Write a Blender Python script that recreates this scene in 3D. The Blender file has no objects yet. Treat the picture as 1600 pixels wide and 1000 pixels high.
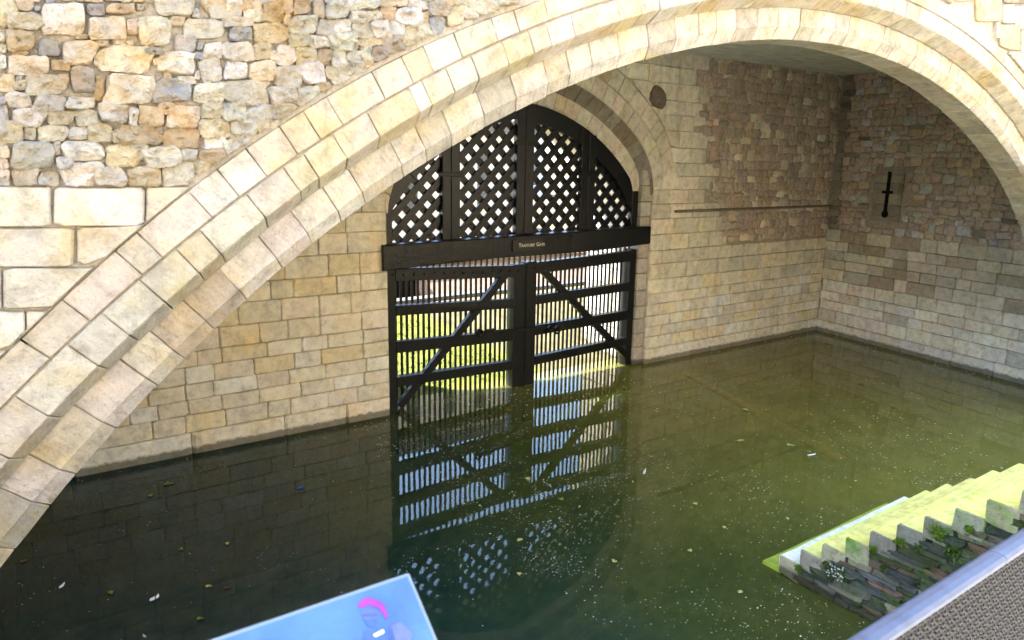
import bpy, math, random
import numpy as np
from mathutils import Vector, Matrix, noise as mnoise

random.seed(11)
R = random.random
def U(a, b): return a + (b - a) * random.random()
sc = bpy.context.scene
COL = sc.collection

# ------------------------------------------------------------------ camera
FPX, YAW, PITCH, ROLL = 1150.0, math.radians(35.357), math.radians(-12.261), math.radians(0.996)
CAMP = np.array([0.0, 0.0, 5.0])
_fw = np.array([math.sin(YAW) * math.cos(PITCH), math.cos(YAW) * math.cos(PITCH), math.sin(PITCH)])
_rt = np.array([math.cos(YAW), -math.sin(YAW), 0.0])
_up = np.cross(_rt, _fw)
_r = _rt * math.cos(ROLL) + _up * math.sin(ROLL)
_u = np.cross(_r, _fw)
cd = bpy.data.cameras.new('camera')
cam = bpy.data.objects.new('camera', cd); COL.objects.link(cam)
cd.sensor_width = 36.0; cd.lens = 36.0 * FPX / 1600.0
cd.clip_start = 0.05; cd.clip_end = 2000
cd.dof.use_dof = True; cd.dof.focus_distance = 11.0; cd.dof.aperture_fstop = 8.0
m = Matrix.Identity(4)
for i in range(3):
    m[i][0] = _r[i]; m[i][1] = _u[i]; m[i][2] = -_fw[i]; m[i][3] = CAMP[i]
cam.matrix_world = m
sc.camera = cam

def ray(x, y): return _fw + _r * (x - 800) / FPX - _u * (y - 500) / FPX
def on_y(x, y, Y): d = ray(x, y); return CAMP + d * (Y - CAMP[1]) / d[1]
def on_z(x, y, z=0.0): d = ray(x, y); return CAMP + d * (z - CAMP[2]) / d[2]
def on_x(x, y, X): d = ray(x, y); return CAMP + d * (X - CAMP[0]) / d[0]

# ------------------------------------------------------------------ light
SUN_EL, SUN_AZ = math.radians(56), math.radians(-55)     # azimuth measured from +Y towards +X
w = bpy.data.worlds.new('World'); sc.world = w; w.use_nodes = True
nt = w.node_tree; bg = nt.nodes['Background']
sky = nt.nodes.new('ShaderNodeTexSky'); sky.sky_type = 'NISHITA'; sky.sun_disc = False
sky.sun_elevation = SUN_EL; sky.sun_rotation = SUN_AZ
sky.air_density = 1.0; sky.dust_density = 1.0; sky.ozone_density = 1.0
nt.links.new(sky.outputs[0], bg.inputs[0]); bg.inputs[1].default_value = 0.14
sl = bpy.data.lights.new('sun', 'SUN'); sl.energy = 5.0; sl.angle = math.radians(0.5); sl.color = (1, 0.94, 0.84)
so = bpy.data.objects.new('sun', sl); COL.objects.link(so)
sd = Vector((math.sin(SUN_AZ) * math.cos(SUN_EL), math.cos(SUN_AZ) * math.cos(SUN_EL), math.sin(SUN_EL)))
so.rotation_euler = (-sd).to_track_quat('-Z', 'Y').to_euler(); so.location = (40, 20, 60)
vs = sc.view_settings
vs.view_transform = 'Standard'; vs.look = 'None'; vs.gamma = 1; vs.use_curve_mapping = False
vs.exposure = 3.45
sc.cycles.max_bounces = 12; sc.cycles.diffuse_bounces = 7; sc.cycles.transparent_max_bounces = 8

# ------------------------------------------------------------------ materials
def new_mat(name):
    mt = bpy.data.materials.new(name); mt.use_nodes = True
    n = mt.node_tree.nodes; l = mt.node_tree.links
    return mt, n, l, n['Principled BSDF']

def N(n, t, **kw):
    o = n.new(t)
    for k, v in kw.items(): setattr(o, k, v)
    return o

def noise_node(n, l, vec, scale, detail=6, rough=0.6, dist=0.0):
    t = N(n, 'ShaderNodeTexNoise'); t.inputs['Scale'].default_value = scale
    t.inputs['Detail'].default_value = detail; t.inputs['Roughness'].default_value = rough
    t.inputs['Distortion'].default_value = dist
    l.new(vec, t.inputs['Vector']); return t

def ramp(n, l, fac, stops):
    r = N(n, 'ShaderNodeValToRGB'); e = r.color_ramp.elements
    while len(e) < len(stops): e.new(0.5)
    for el, (p, c) in zip(e, stops): el.position = p; el.color = (c[0], c[1], c[2], 1) if isinstance(c, (tuple, list)) else (c, c, c, 1)
    l.new(fac, r.inputs[0]); return r

def mixc(n, l, fac, a, b, mode='MIX'):
    x = N(n, 'ShaderNodeMix', data_type='RGBA', blend_type=mode)
    for s, v in ((0, fac), (6, a), (7, b)):
        if hasattr(v, 'links'): l.new(v, x.inputs[s])
        elif isinstance(v, (int, float)): x.inputs[s].default_value = v
        else: x.inputs[s].default_value = (*v, 1)
    return x.outputs[2]

def stone_mat(name, bump=0.5, fine=60, coarse=9, stain=(0.50, 0.33, 0.14), stain_amt=0.55, rough=0.9, tool=0.0, green=True, dist=0.02, soot=0.35, streak=0.35):
    mt, n, l, b = new_mat(name)
    geo = N(n, 'ShaderNodeNewGeometry'); pos = geo.outputs['Position']
    at = N(n, 'ShaderNodeAttribute', attribute_name='col')
    n1 = noise_node(n, l, pos, coarse, 8, 0.65, 0.3)
    n2 = noise_node(n, l, pos, 2.3, 5, 0.6, 0.5)
    n3 = noise_node(n, l, pos, fine, 6, 0.7)
    shade = ramp(n, l, n1.outputs['Fac'], [(0.25, 0.62), (0.5, 1.0), (0.75, 1.22)])
    c = mixc(n, l, 1.0, at.outputs['Color'], shade.outputs[0], 'MULTIPLY')
    st = ramp(n, l, n2.outputs['Fac'], [(0.48, 0.0), (0.72, stain_amt)])
    c = mixc(n, l, st.outputs[0], c, mixc(n, l, 1.0, c, tuple(min(1, s * 2.0) for s in stain), 'MULTIPLY'))
    n4 = noise_node(n, l, pos, 5.5, 7, 0.75, 0.8)
    so_ = ramp(n, l, n4.outputs['Fac'], [(0.56, 0.0), (0.72, soot)])
    c = mixc(n, l, so_.outputs[0], c, mixc(n, l, 1.0, c, (0.36, 0.36, 0.37), 'MULTIPLY'))
    mp = N(n, 'ShaderNodeMapping'); mp.inputs['Scale'].default_value = (1.0, 1.0, 0.16); l.new(pos, mp.inputs[0])
    n5 = noise_node(n, l, mp.outputs[0], 2.1, 6, 0.65, 0.4)
    ro = ramp(n, l, n5.outputs['Fac'], [(0.54, 0.0), (0.70, streak)])
    c = mixc(n, l, ro.outputs[0], c, mixc(n, l, 1.0, c, (0.42, 0.42, 0.43), 'MULTIPLY'))
    sp = ramp(n, l, n3.outputs['Fac'], [(0.30, 0.55), (0.42, 1.0), (0.8, 1.08)])
    c = mixc(n, l, 0.8, c, sp.outputs[0], 'MULTIPLY')
    if green:                                    # algae and wet dirt just above the waterline
        sx = N(n, 'ShaderNodeSeparateXYZ'); l.new(pos, sx.inputs[0])
        ad = N(n, 'ShaderNodeMath', operation='MULTIPLY_ADD'); l.new(n1.outputs['Fac'], ad.inputs[0]); ad.inputs[1].default_value = -0.20; l.new(sx.outputs[2], ad.inputs[2])
        gr = ramp(n, l, ad.outputs[0], [(0.0, 0.75), (0.05, 0.0)])
        c = mixc(n, l, gr.outputs[0], c, (0.045, 0.042, 0.018))
    l.new(c, b.inputs['Base Color']); b.inputs['Roughness'].default_value = rough
    b.inputs['Specular IOR Level'].default_value = 0.2
    h = N(n, 'ShaderNodeMath', operation='MULTIPLY_ADD'); l.new(n3.outputs['Fac'], h.inputs[0]); h.inputs[1].default_value = 0.45; l.new(n1.outputs['Fac'], h.inputs[2])
    hh = h.outputs[0]
    if tool:
        wv = N(n, 'ShaderNodeTexWave', wave_type='BANDS', bands_direction='DIAGONAL'); wv.inputs['Scale'].default_value = 9; wv.inputs['Distortion'].default_value = 5; wv.inputs['Detail'].default_value = 3
        l.new(pos, wv.inputs['Vector'])
        h2 = N(n, 'ShaderNodeMath', operation='MULTIPLY_ADD'); l.new(wv.outputs['Fac'], h2.inputs[0]); h2.inputs[1].default_value = tool; l.new(hh, h2.inputs[2]); hh = h2.outputs[0]
    bp = N(n, 'ShaderNodeBump'); bp.inputs['Strength'].default_value = bump; bp.inputs['Distance'].default_value = dist
    l.new(hh, bp.inputs['Height']); l.new(bp.outputs[0], b.inputs['Normal'])
    return mt

M = {}
M['rubble'] = stone_mat('rubble_stone', 1.0, 34, 13, stain=(0.50, 0.34, 0.15), stain_amt=0.85, dist=0.07, soot=0.6)
M['ashlar'] = stone_mat('ashlar_stone', 0.9, 55, 8, stain=(0.52, 0.42, 0.22), stain_amt=0.75, tool=0.10, dist=0.028, soot=0.6)
M['inner'] = stone_mat('interior_ashlar', 0.7, 50, 7, stain=(0.50, 0.42, 0.24), stain_amt=0.5, dist=0.02, soot=0.3)
M['dark_rubble'] = stone_mat('interior_rubble', 1.0, 40, 10, stain=(0.42, 0.32, 0.24), stain_amt=0.6, dist=0.05, soot=0.35)
M['mortar'] = stone_mat('mortar', 1.0, 45, 14, stain=(0.45, 0.40, 0.30), stain_amt=0.3, dist=0.04, soot=0.4)
M['slate'] = stone_mat('stair_side_stone', 1.0, 30, 8, stain=(0.16, 0.42, 0.03), stain_amt=0.95, dist=0.04, green=True, soot=0.6)
M['step'] = stone_mat('stair_tread_stone', 0.6, 50, 6, stain=(0.50, 0.50, 0.20), stain_amt=0.5, dist=0.015, soot=0.05, green=False, streak=0.05)

def simple(name, col, rough=0.7, spec=0.3, metal=0.0, nscale=20, var=0.35, bump=0.2, bdist=0.01, stretch=None):
    mt, n, l, b = new_mat(name)
    geo = N(n, 'ShaderNodeNewGeometry'); v = geo.outputs['Position']
    if stretch:
        mp = N(n, 'ShaderNodeMapping'); mp.inputs['Scale'].default_value = stretch; l.new(v, mp.inputs[0]); v = mp.outputs[0]
    t = noise_node(n, l, v, nscale, 6, 0.65)
    r = ramp(n, l, t.outputs['Fac'], [(0.3, 1 - var), (0.7, 1 + var)])
    c = mixc(n, l, 1.0, col, r.outputs[0], 'MULTIPLY')
    l.new(c, b.inputs['Base Color']); b.inputs['Roughness'].default_value = rough
    b.inputs['Specular IOR Level'].default_value = spec; b.inputs['Metallic'].default_value = metal
    if bump:
        bp = N(n, 'ShaderNodeBump'); bp.inputs['Strength'].default_value = bump; bp.inputs['Distance'].default_value = bdist
        l.new(t.outputs['Fac'], bp.inputs['Height']); l.new(bp.outputs[0], b.inputs['Normal'])
    return mt

M['timber'] = simple('black_painted_timber', (0.0012, 0.0015, 0.0021), 0.40, 0.45, nscale=9, var=0.5, bump=0.6, bdist=0.015, stretch=(1, 1, 1))
M['iron'] = simple('black_iron', (0.003, 0.003, 0.0035), 0.45, 0.4, nscale=40, var=0.4, bump=0.3)
M['plaster'] = simple('grey_ceiling_plaster', (0.74, 0.77, 0.78), 0.9, 0.1, nscale=1.6, var=0.22, bump=0.3, bdist=0.03, stretch=(1, 3, 1))
M['recess_shade'] = simple('painted_recess_dark', (0.008, 0.008, 0.010), 0.9, 0.1, bump=0)  # flat black painted in for the shade inside openings
M['plaque'] = simple('bronze_plaque', (0.02, 0.019, 0.016), 0.5, 0.4, nscale=60, var=0.2, bump=0)
M['lettering'] = simple('pale_lettering', (0.80, 0.77, 0.68), 0.6, 0.3, bump=0, var=0.1)
M['rail'] = simple('blue_grey_paint', (0.07, 0.09, 0.145), 0.4, 0.5, nscale=25, var=0.25, bump=0.15, bdist=0.002)
M['wire'] = simple('grey_wire', (0.009, 0.0125, 0.020), 0.4, 0.5, metal=0.0, nscale=60, var=0.6, bump=0)
M['paving'] = simple('lane_paving', (0.50, 0.46, 0.40), 0.9, 0.2, nscale=6, var=0.3, bump=0.3)
M['gravel'] = simple('pale_gravel', (0.11, 0.09, 0.05), 0.95, 0.1, nscale=3, var=0.25, bump=0.3)
M['sandstone'] = simple('pale_pink_stone', (0.24, 0.18, 0.15), 0.9, 0.2, nscale=4, var=0.3, bump=0.4, bdist=0.03)
M['dry_bank'] = simple('dry_grass_and_silt', (0.075, 0.068, 0.036), 0.95, 0.1, nscale=2.5, var=0.45, bump=0.4, bdist=0.03)
M['kerb'] = simple('weathered_kerb_stone', (0.075, 0.08, 0.085), 0.9, 0.2, nscale=8, var=0.3, bump=0.2)
M['cream'] = simple('cream_render', (0.62, 0.59, 0.53), 0.9, 0.2, nscale=2, var=0.12, bump=0.1)
M['glass'] = simple('window_glass', (0.03, 0.04, 0.05), 0.08, 0.6, nscale=2, var=0.2, bump=0)
M['frame_white'] = simple('white_window_frame', (0.6, 0.6, 0.58), 0.5, 0.4, bump=0, var=0.05)
M['slate_roof'] = simple('roof_slate', (0.09, 0.095, 0.10), 0.7, 0.3, nscale=6, bump=0.3)
M['grass'] = simple('grass_blades', (0.085, 0.10, 0.025), 0.8, 0.2, nscale=1.2, var=0.45, bump=0)
M['soil'] = simple('dry_grass_soil', (0.085, 0.10, 0.02), 0.95, 0.1, nscale=4, var=0.4, bump=0.4, bdist=0.05)
M['moss'] = simple('moss', (0.085, 0.15, 0.012), 0.95, 0.1, nscale=30, var=0.5, bump=0.8, bdist=0.02)
M['fern'] = simple('fern_leaf', (0.07, 0.12, 0.02), 0.6, 0.3, nscale=20, var=0.4, bump=0)
M['petal'] = simple('white_petal', (0.7, 0.7, 0.66), 0.6, 0.3, bump=0, var=0.1)
M['leaf_green'] = simple('fallen_leaf_green', (0.16, 0.22, 0.03), 0.6, 0.3, nscale=40, bump=0)
M['leaf_yellow'] = simple('fallen_leaf_yellow', (0.42, 0.36, 0.10), 0.6, 0.3, nscale=40, bump=0)
M['leaf_brown'] = simple('fallen_leaf_brown', (0.20, 0.11, 0.05), 0.7, 0.2, nscale=40, bump=0)
M['feather'] = simple('white_feather', (0.75, 0.75, 0.72), 0.8, 0.2, bump=0, var=0.1)
M['litter'] = simple('blue_plastic', (0.03, 0.08, 0.42), 0.3, 0.5, bump=0, var=0.1)
M['scum'] = simple('pale_floating_specks', (0.72, 0.70, 0.52), 0.9, 0.2, nscale=3, var=0.5, bump=0)
M['silt'] = simple('olive_silt', (0.40, 0.36, 0.10), 0.95, 0.1, nscale=1.1, var=0.5, bump=0.2)
M['sunk'] = simple('sunken_timber', (0.72, 0.45, 0.12), 0.9, 0.1, nscale=5, var=0.3, bump=0.2)
M['hedge'] = simple('hedge_leaf', (0.035, 0.06, 0.015), 0.7, 0.2, nscale=5, var=0.4, bump=0)
M['bark'] = simple('bark', (0.08, 0.06, 0.04), 0.9, 0.1, nscale=20, bump=0.5)
M['panel_edge'] = simple('pale_panel_edge', (0.16, 0.22, 0.28), 0.35, 0.4, bump=0, var=0.05)
M['panel_print'] = simple('blue_panel_print', (0.05, 0.12, 0.30), 0.30, 0.4, nscale=6, var=0.35, bump=0)
M['print_dark'] = simple('print_navy', (0.034, 0.075, 0.22), 0.35, 0.4, nscale=25, var=0.4, bump=0)
M['print_pink'] = simple('print_magenta', (0.22, 0.03, 0.26), 0.35, 0.4, bump=0, nscale=30, var=0.25)
M['print_skin'] = simple('print_lilac', (0.075, 0.10, 0.27), 0.35, 0.4, bump=0, nscale=30, var=0.25)
M['print_white'] = simple('print_white', (0.72, 0.74, 0.78), 0.35, 0.4, bump=0, var=0.05)

def water_mat():
    mt, n, l, b = new_mat('murky_water')
    n.remove(b); out = n['Material Output']
    geo = N(n, 'ShaderNodeNewGeometry')
    t1 = noise_node(n, l, geo.outputs['Position'], 1.6, 3, 0.5)
    t2 = noise_node(n, l, geo.outputs['Position'], 11, 3, 0.5)
    h = N(n, 'ShaderNodeMath', operation='MULTIPLY_ADD'); l.new(t2.outputs['Fac'], h.inputs[0]); h.inputs[1].default_value = 0.12; l.new(t1.outputs['Fac'], h.inputs[2])
    bp = N(n, 'ShaderNodeBump'); bp.inputs['Strength'].default_value = 0.12; bp.inputs['Distance'].default_value = 0.013; l.new(h.outputs[0], bp.inputs['Height'])
    fr = N(n, 'ShaderNodeFresnel'); fr.inputs[0].default_value = 1.42; l.new(bp.outputs[0], fr.inputs[1])
    gl = N(n, 'ShaderNodeBsdfGlossy'); gl.inputs['Roughness'].default_value = 0.02; l.new(bp.outputs[0], gl.inputs['Normal'])
    tr = N(n, 'ShaderNodeBsdfTransparent'); tr.inputs[0].default_value = (0.95, 0.97, 0.88, 1)
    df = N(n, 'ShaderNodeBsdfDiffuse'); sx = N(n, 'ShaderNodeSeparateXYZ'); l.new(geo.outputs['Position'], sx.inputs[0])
    t3 = noise_node(n, l, geo.outputs['Position'], 0.35, 4, 0.6, 0.6)      # uneven murk colour, dark teal at left to olive at right
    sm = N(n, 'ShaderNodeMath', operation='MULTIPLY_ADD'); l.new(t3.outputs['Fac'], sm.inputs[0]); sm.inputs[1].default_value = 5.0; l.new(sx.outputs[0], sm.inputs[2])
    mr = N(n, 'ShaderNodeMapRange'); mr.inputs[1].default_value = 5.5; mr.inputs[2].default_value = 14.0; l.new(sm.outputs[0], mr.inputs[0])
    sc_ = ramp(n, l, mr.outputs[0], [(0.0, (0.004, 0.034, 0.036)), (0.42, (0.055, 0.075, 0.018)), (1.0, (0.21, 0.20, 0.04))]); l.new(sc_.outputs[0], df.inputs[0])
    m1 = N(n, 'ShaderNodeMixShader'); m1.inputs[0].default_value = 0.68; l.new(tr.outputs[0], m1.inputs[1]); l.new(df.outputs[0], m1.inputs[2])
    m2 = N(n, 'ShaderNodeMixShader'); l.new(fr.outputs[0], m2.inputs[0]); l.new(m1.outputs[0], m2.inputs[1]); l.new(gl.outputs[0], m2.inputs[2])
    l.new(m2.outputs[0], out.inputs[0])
    va = N(n, 'ShaderNodeVolumeAbsorption'); va.inputs['Color'].default_value = (0.42, 0.60, 0.25, 1); va.inputs['Density'].default_value = 0.8; l.new(va.outputs[0], out.inputs[1])
    return mt
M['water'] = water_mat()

# ------------------------------------------------------------------ helpers
def thing(name, label, cat, loc=(0, 0, 0), group=None):
    o = bpy.data.objects.new(name, None); COL.objects.link(o); o.location = loc
    o.empty_display_size = 0.2
    o['label'] = label; o['category'] = cat
    if group: o['group'] = group
    return o

def tag(o, label, cat, group=None):
    o['label'] = label; o['category'] = cat
    if group: o['group'] = group
    return o

def mesh_obj(name, V, F, mat, parent=None, cols=None, smooth=False, center=True, mats=None, fmat=None):
    V = np.asarray(V, float)
    c = V.mean(axis=0) if center else np.zeros(3)
    me = bpy.data.meshes.new(name)
    me.from_pydata((V - c).tolist(), [], F)
    if cols is not None:
        a = me.color_attributes.new('col', 'FLOAT_COLOR', 'POINT')
        cc = np.ones((len(V), 4)); cc[:, :3] = cols
        a.data.foreach_set('color', cc.ravel())
    for mm in (mats or [mat]): me.materials.append(mm)
    if fmat: me.polygons.foreach_set('material_index', fmat)
    if smooth: me.polygons.foreach_set('use_smooth', [True] * len(me.polygons))
    me.update()
    o = bpy.data.objects.new(name, me); COL.objects.link(o)
    if parent is not None:
        o.parent = parent; o.location = Vector(c) - parent.location
    else: o.location = c
    return o

class MB:
    """collects several shapes into one mesh"""
    def __init__(s): s.V = []; s.F = []; s.C = []
    def add(s, V, F, col=(1, 1, 1)):
        o = len(s.V); s.V += [tuple(v) for v in V]; s.F += [tuple(i + o for i in f) for f in F]; s.C += [col] * len(V)
    def build(s, name, mat, parent=None, smooth=False, stuff=False):
        o = mesh_obj(name, s.V, s.F, mat, parent, np.array(s.C), smooth)
        if stuff: o['kind'] = 'stuff'
        return o

BOXF = [(0, 3, 2, 1), (4, 5, 6, 7), (0, 1, 5, 4), (1, 2, 6, 5), (2, 3, 7, 6), (3, 0, 4, 7)]
def box(x0, x1, y0, y1, z0, z1):
    return [(x0, y0, z0), (x1, y0, z0), (x1, y1, z0), (x0, y1, z0), (x0, y0, z1), (x1, y0, z1), (x1, y1, z1), (x0, y1, z1)], BOXF

def bevel_box(cx, cy, cz, ax, ay, az, bev, jit=0.0):
    """box given centre and three half-axis vectors, with chamfered edges (24 vertices)"""
    ax, ay, az = (np.array(a, float) for a in (ax, ay, az)); c = np.array([cx, cy, cz], float)
    L = [np.linalg.norm(a) for a in (ax, ay, az)]; b = [min(0.9, bev / l) for l in L]
    V = []; idx = {}
    for sx in (-1, 1):
        for sy in (-1, 1):
            for sz in (-1, 1):
                j = np.array([U(-jit, jit) for _ in range(3)])
                for k in range(3):
                    f = [1 - b[0], 1 - b[1], 1 - b[2]]; f[k] = 1
                    idx[(sx, sy, sz, k)] = len(V)
                    V.append(c + ax * sx * f[0] + ay * sy * f[1] + az * sz * f[2] + j)
    F = []
    S = ((-1, -1), (1, -1), (1, 1), (-1, 1))
    for s in (-1, 1):
        q = [idx[(s, a, b_, 0)] for a, b_ in S]; F.append(q if s > 0 else q[::-1])
        q = [idx[(a, s, b_, 1)] for a, b_ in S]; F.append(q[::-1] if s > 0 else q)
        q = [idx[(a, b_, s, 2)] for a, b_ in S]; F.append(q if s > 0 else q[::-1])
    for a in (-1, 1):
        for b_ in (-1, 1):
            F.append([idx[(-1, a, b_, 1)], idx[(1, a, b_, 1)], idx[(1, a, b_, 2)], idx[(-1, a, b_, 2)]])
            F.append([idx[(a, -1, b_, 0)], idx[(a, 1, b_, 0)], idx[(a, 1, b_, 2)], idx[(a, -1, b_, 2)]])
            F.append([idx[(a, b_, -1, 0)], idx[(a, b_, 1, 0)], idx[(a, b_, 1, 1)], idx[(a, b_, -1, 1)]])
    for sx in (-1, 1):
        for sy in (-1, 1):
            for sz in (-1, 1): F.append([idx[(sx, sy, sz, k)] for k in range(3)])
    return V, F

def beam(p, q, width, thick, nrm=(0, -1, 0), bev=0.012, jit=0.0):
    """bar from p to q; width across (in the wall plane), thick along nrm"""
    p = np.array(p, float); q = np.array(q, float); d = q - p; L = np.linalg.norm(d); d = d / L
    n = np.array(nrm, float); n -= d * (n @ d); n /= np.linalg.norm(n); s = np.cross(d, n)
    c = (p + q) / 2
    return bevel_box(*c, d * L / 2, s * width / 2, n * thick / 2, bev, jit)

def tube(path, r, n=6, closed=False):
    P = [np.array(p, float) for p in path]; V = []; F = []
    for i, p in enumerate(P):
        a = P[max(0, i - 1)]; b = P[min(len(P) - 1, i + 1)]; d = b - a; d /= np.linalg.norm(d)
        h = np.array([0, 0, 1.0]) if abs(d[2]) < 0.9 else np.array([1.0, 0, 0])
        u = np.cross(d, h); u /= np.linalg.norm(u); v = np.cross(d, u)
        for k in range(n): t = 2 * math.pi * k / n; V.append(p + r * (u * math.cos(t) + v * math.sin(t)))
    for i in range(len(P) - 1):
        for k in range(n): F.append((i * n + k, i * n + (k + 1) % n, (i + 1) * n + (k + 1) % n, (i + 1) * n + k))
    F.append(tuple(range(n - 1, -1, -1))); F.append(tuple(range((len(P) - 1) * n, len(P) * n)))
    return V, F

# ---- planar masonry: a frame maps (u, v, w) to the world, w outwards
def frame_y(Y): return lambda u, v, w: (u, Y - w, v)                  # wall facing -Y
def stone_shape(poly, t, fr, rough=0.25, bev=0.16, deep=0.06, rings=2):
    """hewn stone from an outline polygon: buried skirt, shoulder, raised uneven face"""
    P = np.array(poly, float); c = P.mean(axis=0); n = len(P); V = []; F = []
    span = min(P[:, 0].max() - P[:, 0].min(), P[:, 1].max() - P[:, 1].min())
    b = min(0.35, bev)
    spec = [(1.0, -deep), (1.0, t * 0.45), (1 - b, t)] + ([(0.55, t * 1.15)] if rings > 2 else [])
    for k, (s, wv) in enumerate(spec):
        for p in P:
            j = 0 if k == 0 else rough * t * U(-1, 1)
            q = c + (p - c) * (s if k < 2 else s + U(-0.05, 0.05) * (rough > 0.15))
            V.append(fr(q[0], q[1], wv + j))
    V.append(fr(c[0], c[1], t * (1.0 + (rough * U(-0.3, 0.8)))))
    K = len(spec)
    for k in range(K - 1):
        for i in range(n):
            a, b2 = k * n + i, k * n + (i + 1) % n
            F.append((a, b2, b2 + n, a + n))
    o = (K - 1) * n
    for i in range(n): F.append((o + i, o + (i + 1) % n, K * n))
    return V, F

def rock_shape(poly, t, fr, deep=0.05, n=18, amp=0.85):
    """craggy hewn stone: concentric rings of points lifted by coherent ridged noise"""
    P = np.array(poly, float); c = P.mean(axis=0)
    seg = np.linalg.norm(np.roll(P, -1, 0) - P, axis=1); cum = np.r_[0, np.cumsum(seg)]; Q = []
    for i in range(n):
        d = cum[-1] * i / n; k = min(len(P) - 1, int(np.searchsorted(cum, d, 'right') - 1)); f = (d - cum[k]) / max(1e-6, seg[k])
        Q.append(P[k] * (1 - f) + P[(k + 1) % len(P)] * f)
    Q = np.array(Q); sd = U(0, 50); V = []; F = []
    tu, tv = U(-0.5, 0.5), U(-0.3, 0.6); hw = max(1e-3, np.abs(Q - c).max())
    spec = ((1.0, None), (1.0, 0.25), (0.94, 0.85), (0.74, 1.0), (0.50, 1.05), (0.24, 1.0))
    for s, b in spec:
        for i in range(n):
            q = c + (Q[i] - c) * s
            if b is not None and s < 0.95:
                q = q + np.array([U(-1, 1), U(-1, 1)]) * 0.06 * hw
            if b is None: w_ = -deep
            else:
                v3 = Vector((q[0] * 7, q[1] * 11, sd)); v4 = Vector((q[0] * 19, q[1] * 24, sd + 9))
                r = 1 - 2 * abs(mnoise.noise(v3)); r2 = mnoise.noise(v4)
                w_ = t * b * (1 + (amp * (r - 0.4) + amp * 0.55 * r2 + tu * 0.5 * (q[0] - c[0]) / hw + tv * 0.6 * (q[1] - c[1]) / hw) * (b > 0.5))
            V.append(fr(q[0], q[1], w_))
    V.append(fr(c[0], c[1], t * (1 + amp * 0.5 * U(-0.6, 0.6))))
    K = len(spec)
    for k in range(K - 1):
        for i in range(n): a, b2 = k * n + i, k * n + (i + 1) % n; F.append((a, b2, b2 + n, a + n))
    o = (K - 1) * n
    for i in range(n): F.append((o + i, o + (i + 1) % n, K * n))
    return V, F

def outline_rubble(x0, x1, y0, y1, n=12, rot=None, e=None):
    cx, cy, a, b = (x0 + x1) / 2, (y0 + y1) / 2, (x1 - x0) / 2, (y1 - y0) / 2
    e = e or U(3.2, 8.0); rot = U(-0.12, 0.12) if rot is None else rot
    ph = U(0, 6.28); k1 = U(0.02, 0.09); k2 = U(0.02, 0.06); sk = U(-0.18, 0.18); out = []
    for i in range(n):
        t = 2 * math.pi * (i + U(-0.25, 0.25)) / n
        c, s = math.cos(t), math.sin(t)
        x = math.copysign(abs(c) ** (2 / e), c); y = math.copysign(abs(s) ** (2 / e), s)
        f = 1 + k1 * math.sin(3 * t + ph) + k2 * math.sin(5 * t + 2 * ph) + U(-0.05, 0.05)
        x = (x + sk * y) * a * f; y = y * b * f
        out.append((cx + x * math.cos(rot) - y * math.sin(rot), cy + x * math.sin(rot) + y * math.cos(rot)))
    return out

def outline_block(x0, x1, y0, y1, g=0.006, j=0.006, chip=0.03):
    x0 += g; x1 -= g; y0 += g; y1 -= g
    C = [(x0, y0), (x1, y0), (x1, y1), (x0, y1)]; out = []
    for i in range(4):
        p = np.array(C[i]); q = np.array(C[(i + 1) % 4]); d = q - p; L = np.linalg.norm(d)
        k = min(0.25, U(0.2, 1.0) * chip / L)
        for f in (k, 0.5, 1 - k):
            r = p + d * f; out.append((r[0] + U(-j, j), r[1] + U(-j, j)))
    return out

def vary(c, a=0.10, hue=0.04):
    k = 1 + U(-a, a); return tuple(max(0.01, min(0.9, x * k * (1 + U(-hue, hue)))) for x in c)

PAL = {'w': (0.58, 0.55, 0.48), 'c': (0.53, 0.49, 0.395), 'o': (0.47, 0.385, 0.25), 'g': (0.33, 0.335, 0.34),
       's': (0.44, 0.415, 0.345), 'y': (0.52, 0.455, 0.31), 'b': (0.33, 0.28, 0.215), 'd': (0.16, 0.14, 0.12), 'p': (0.30, 0.258, 0.22)}

# ------------------------------------------------------------------ big arch curves (radius as a function of angle)
YF = 5.0
CX, CZ = 7.8, -4.0
CUR = {
 'A': (5.00, [(0,560),(100,470),(200,380),(290,293),(440,195),(560,120),(645,82),(700,55),(850,0)]),
 'B': (5.00, [(0,640),(100,540),(215,432),(330,345),(645,130),(715,94),(775,67),(815,51),(877,24),(1426,0),(1472,26),(1510,54),(1560,96),(1600,136)]),
 'C': (5.00, [(0,745),(80,650),(152,571),(225,500),(305,420),(416,342),(502,282),(600,205),(655,175),(710,144),(750,122),(797,101),(835,84),(897,62),(925,51),(1000,29),(1340,0),(1412,22),(1480,60),(1530,98),(1560,130),(1600,166)]),
 'D': (5.16, [(0,765),(75,682),(160,590),(240,510),(330,425),(420,350),(600,222),(650,196),(687,172),(722,152),(755,140),(800,117),(865,91),(900,77),(975,51),(1300,16),(1356,26),(1400,46),(1452,70),(1500,104),(1550,148),(1588,194)]),
 'E': (5.20, [(0,845),(70,765),(150,680),(230,590),(330,490),(440,400),(635,247),(670,230),(707,205),(735,190),(772,172),(810,155),(847,137),(887,120),(910,110),(945,95),(1000,82),(1300,48),(1352,54),(1396,70),(1440,96),(1480,122),(1532,166),(1566,200)]),
 'F': (5.28, [(0,890),(60,815),(130,735),(210,640),(300,545),(420,432),(500,365),(590,310),(677,246),(707,222),(737,207),(772,190),(810,172),(845,157),(885,140),(925,125),(1000,101),(1200,63),(1300,68),(1376,84),(1440,118),(1516,170),(1542,200),(1600,278)]),
}
FIT = {}
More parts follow.
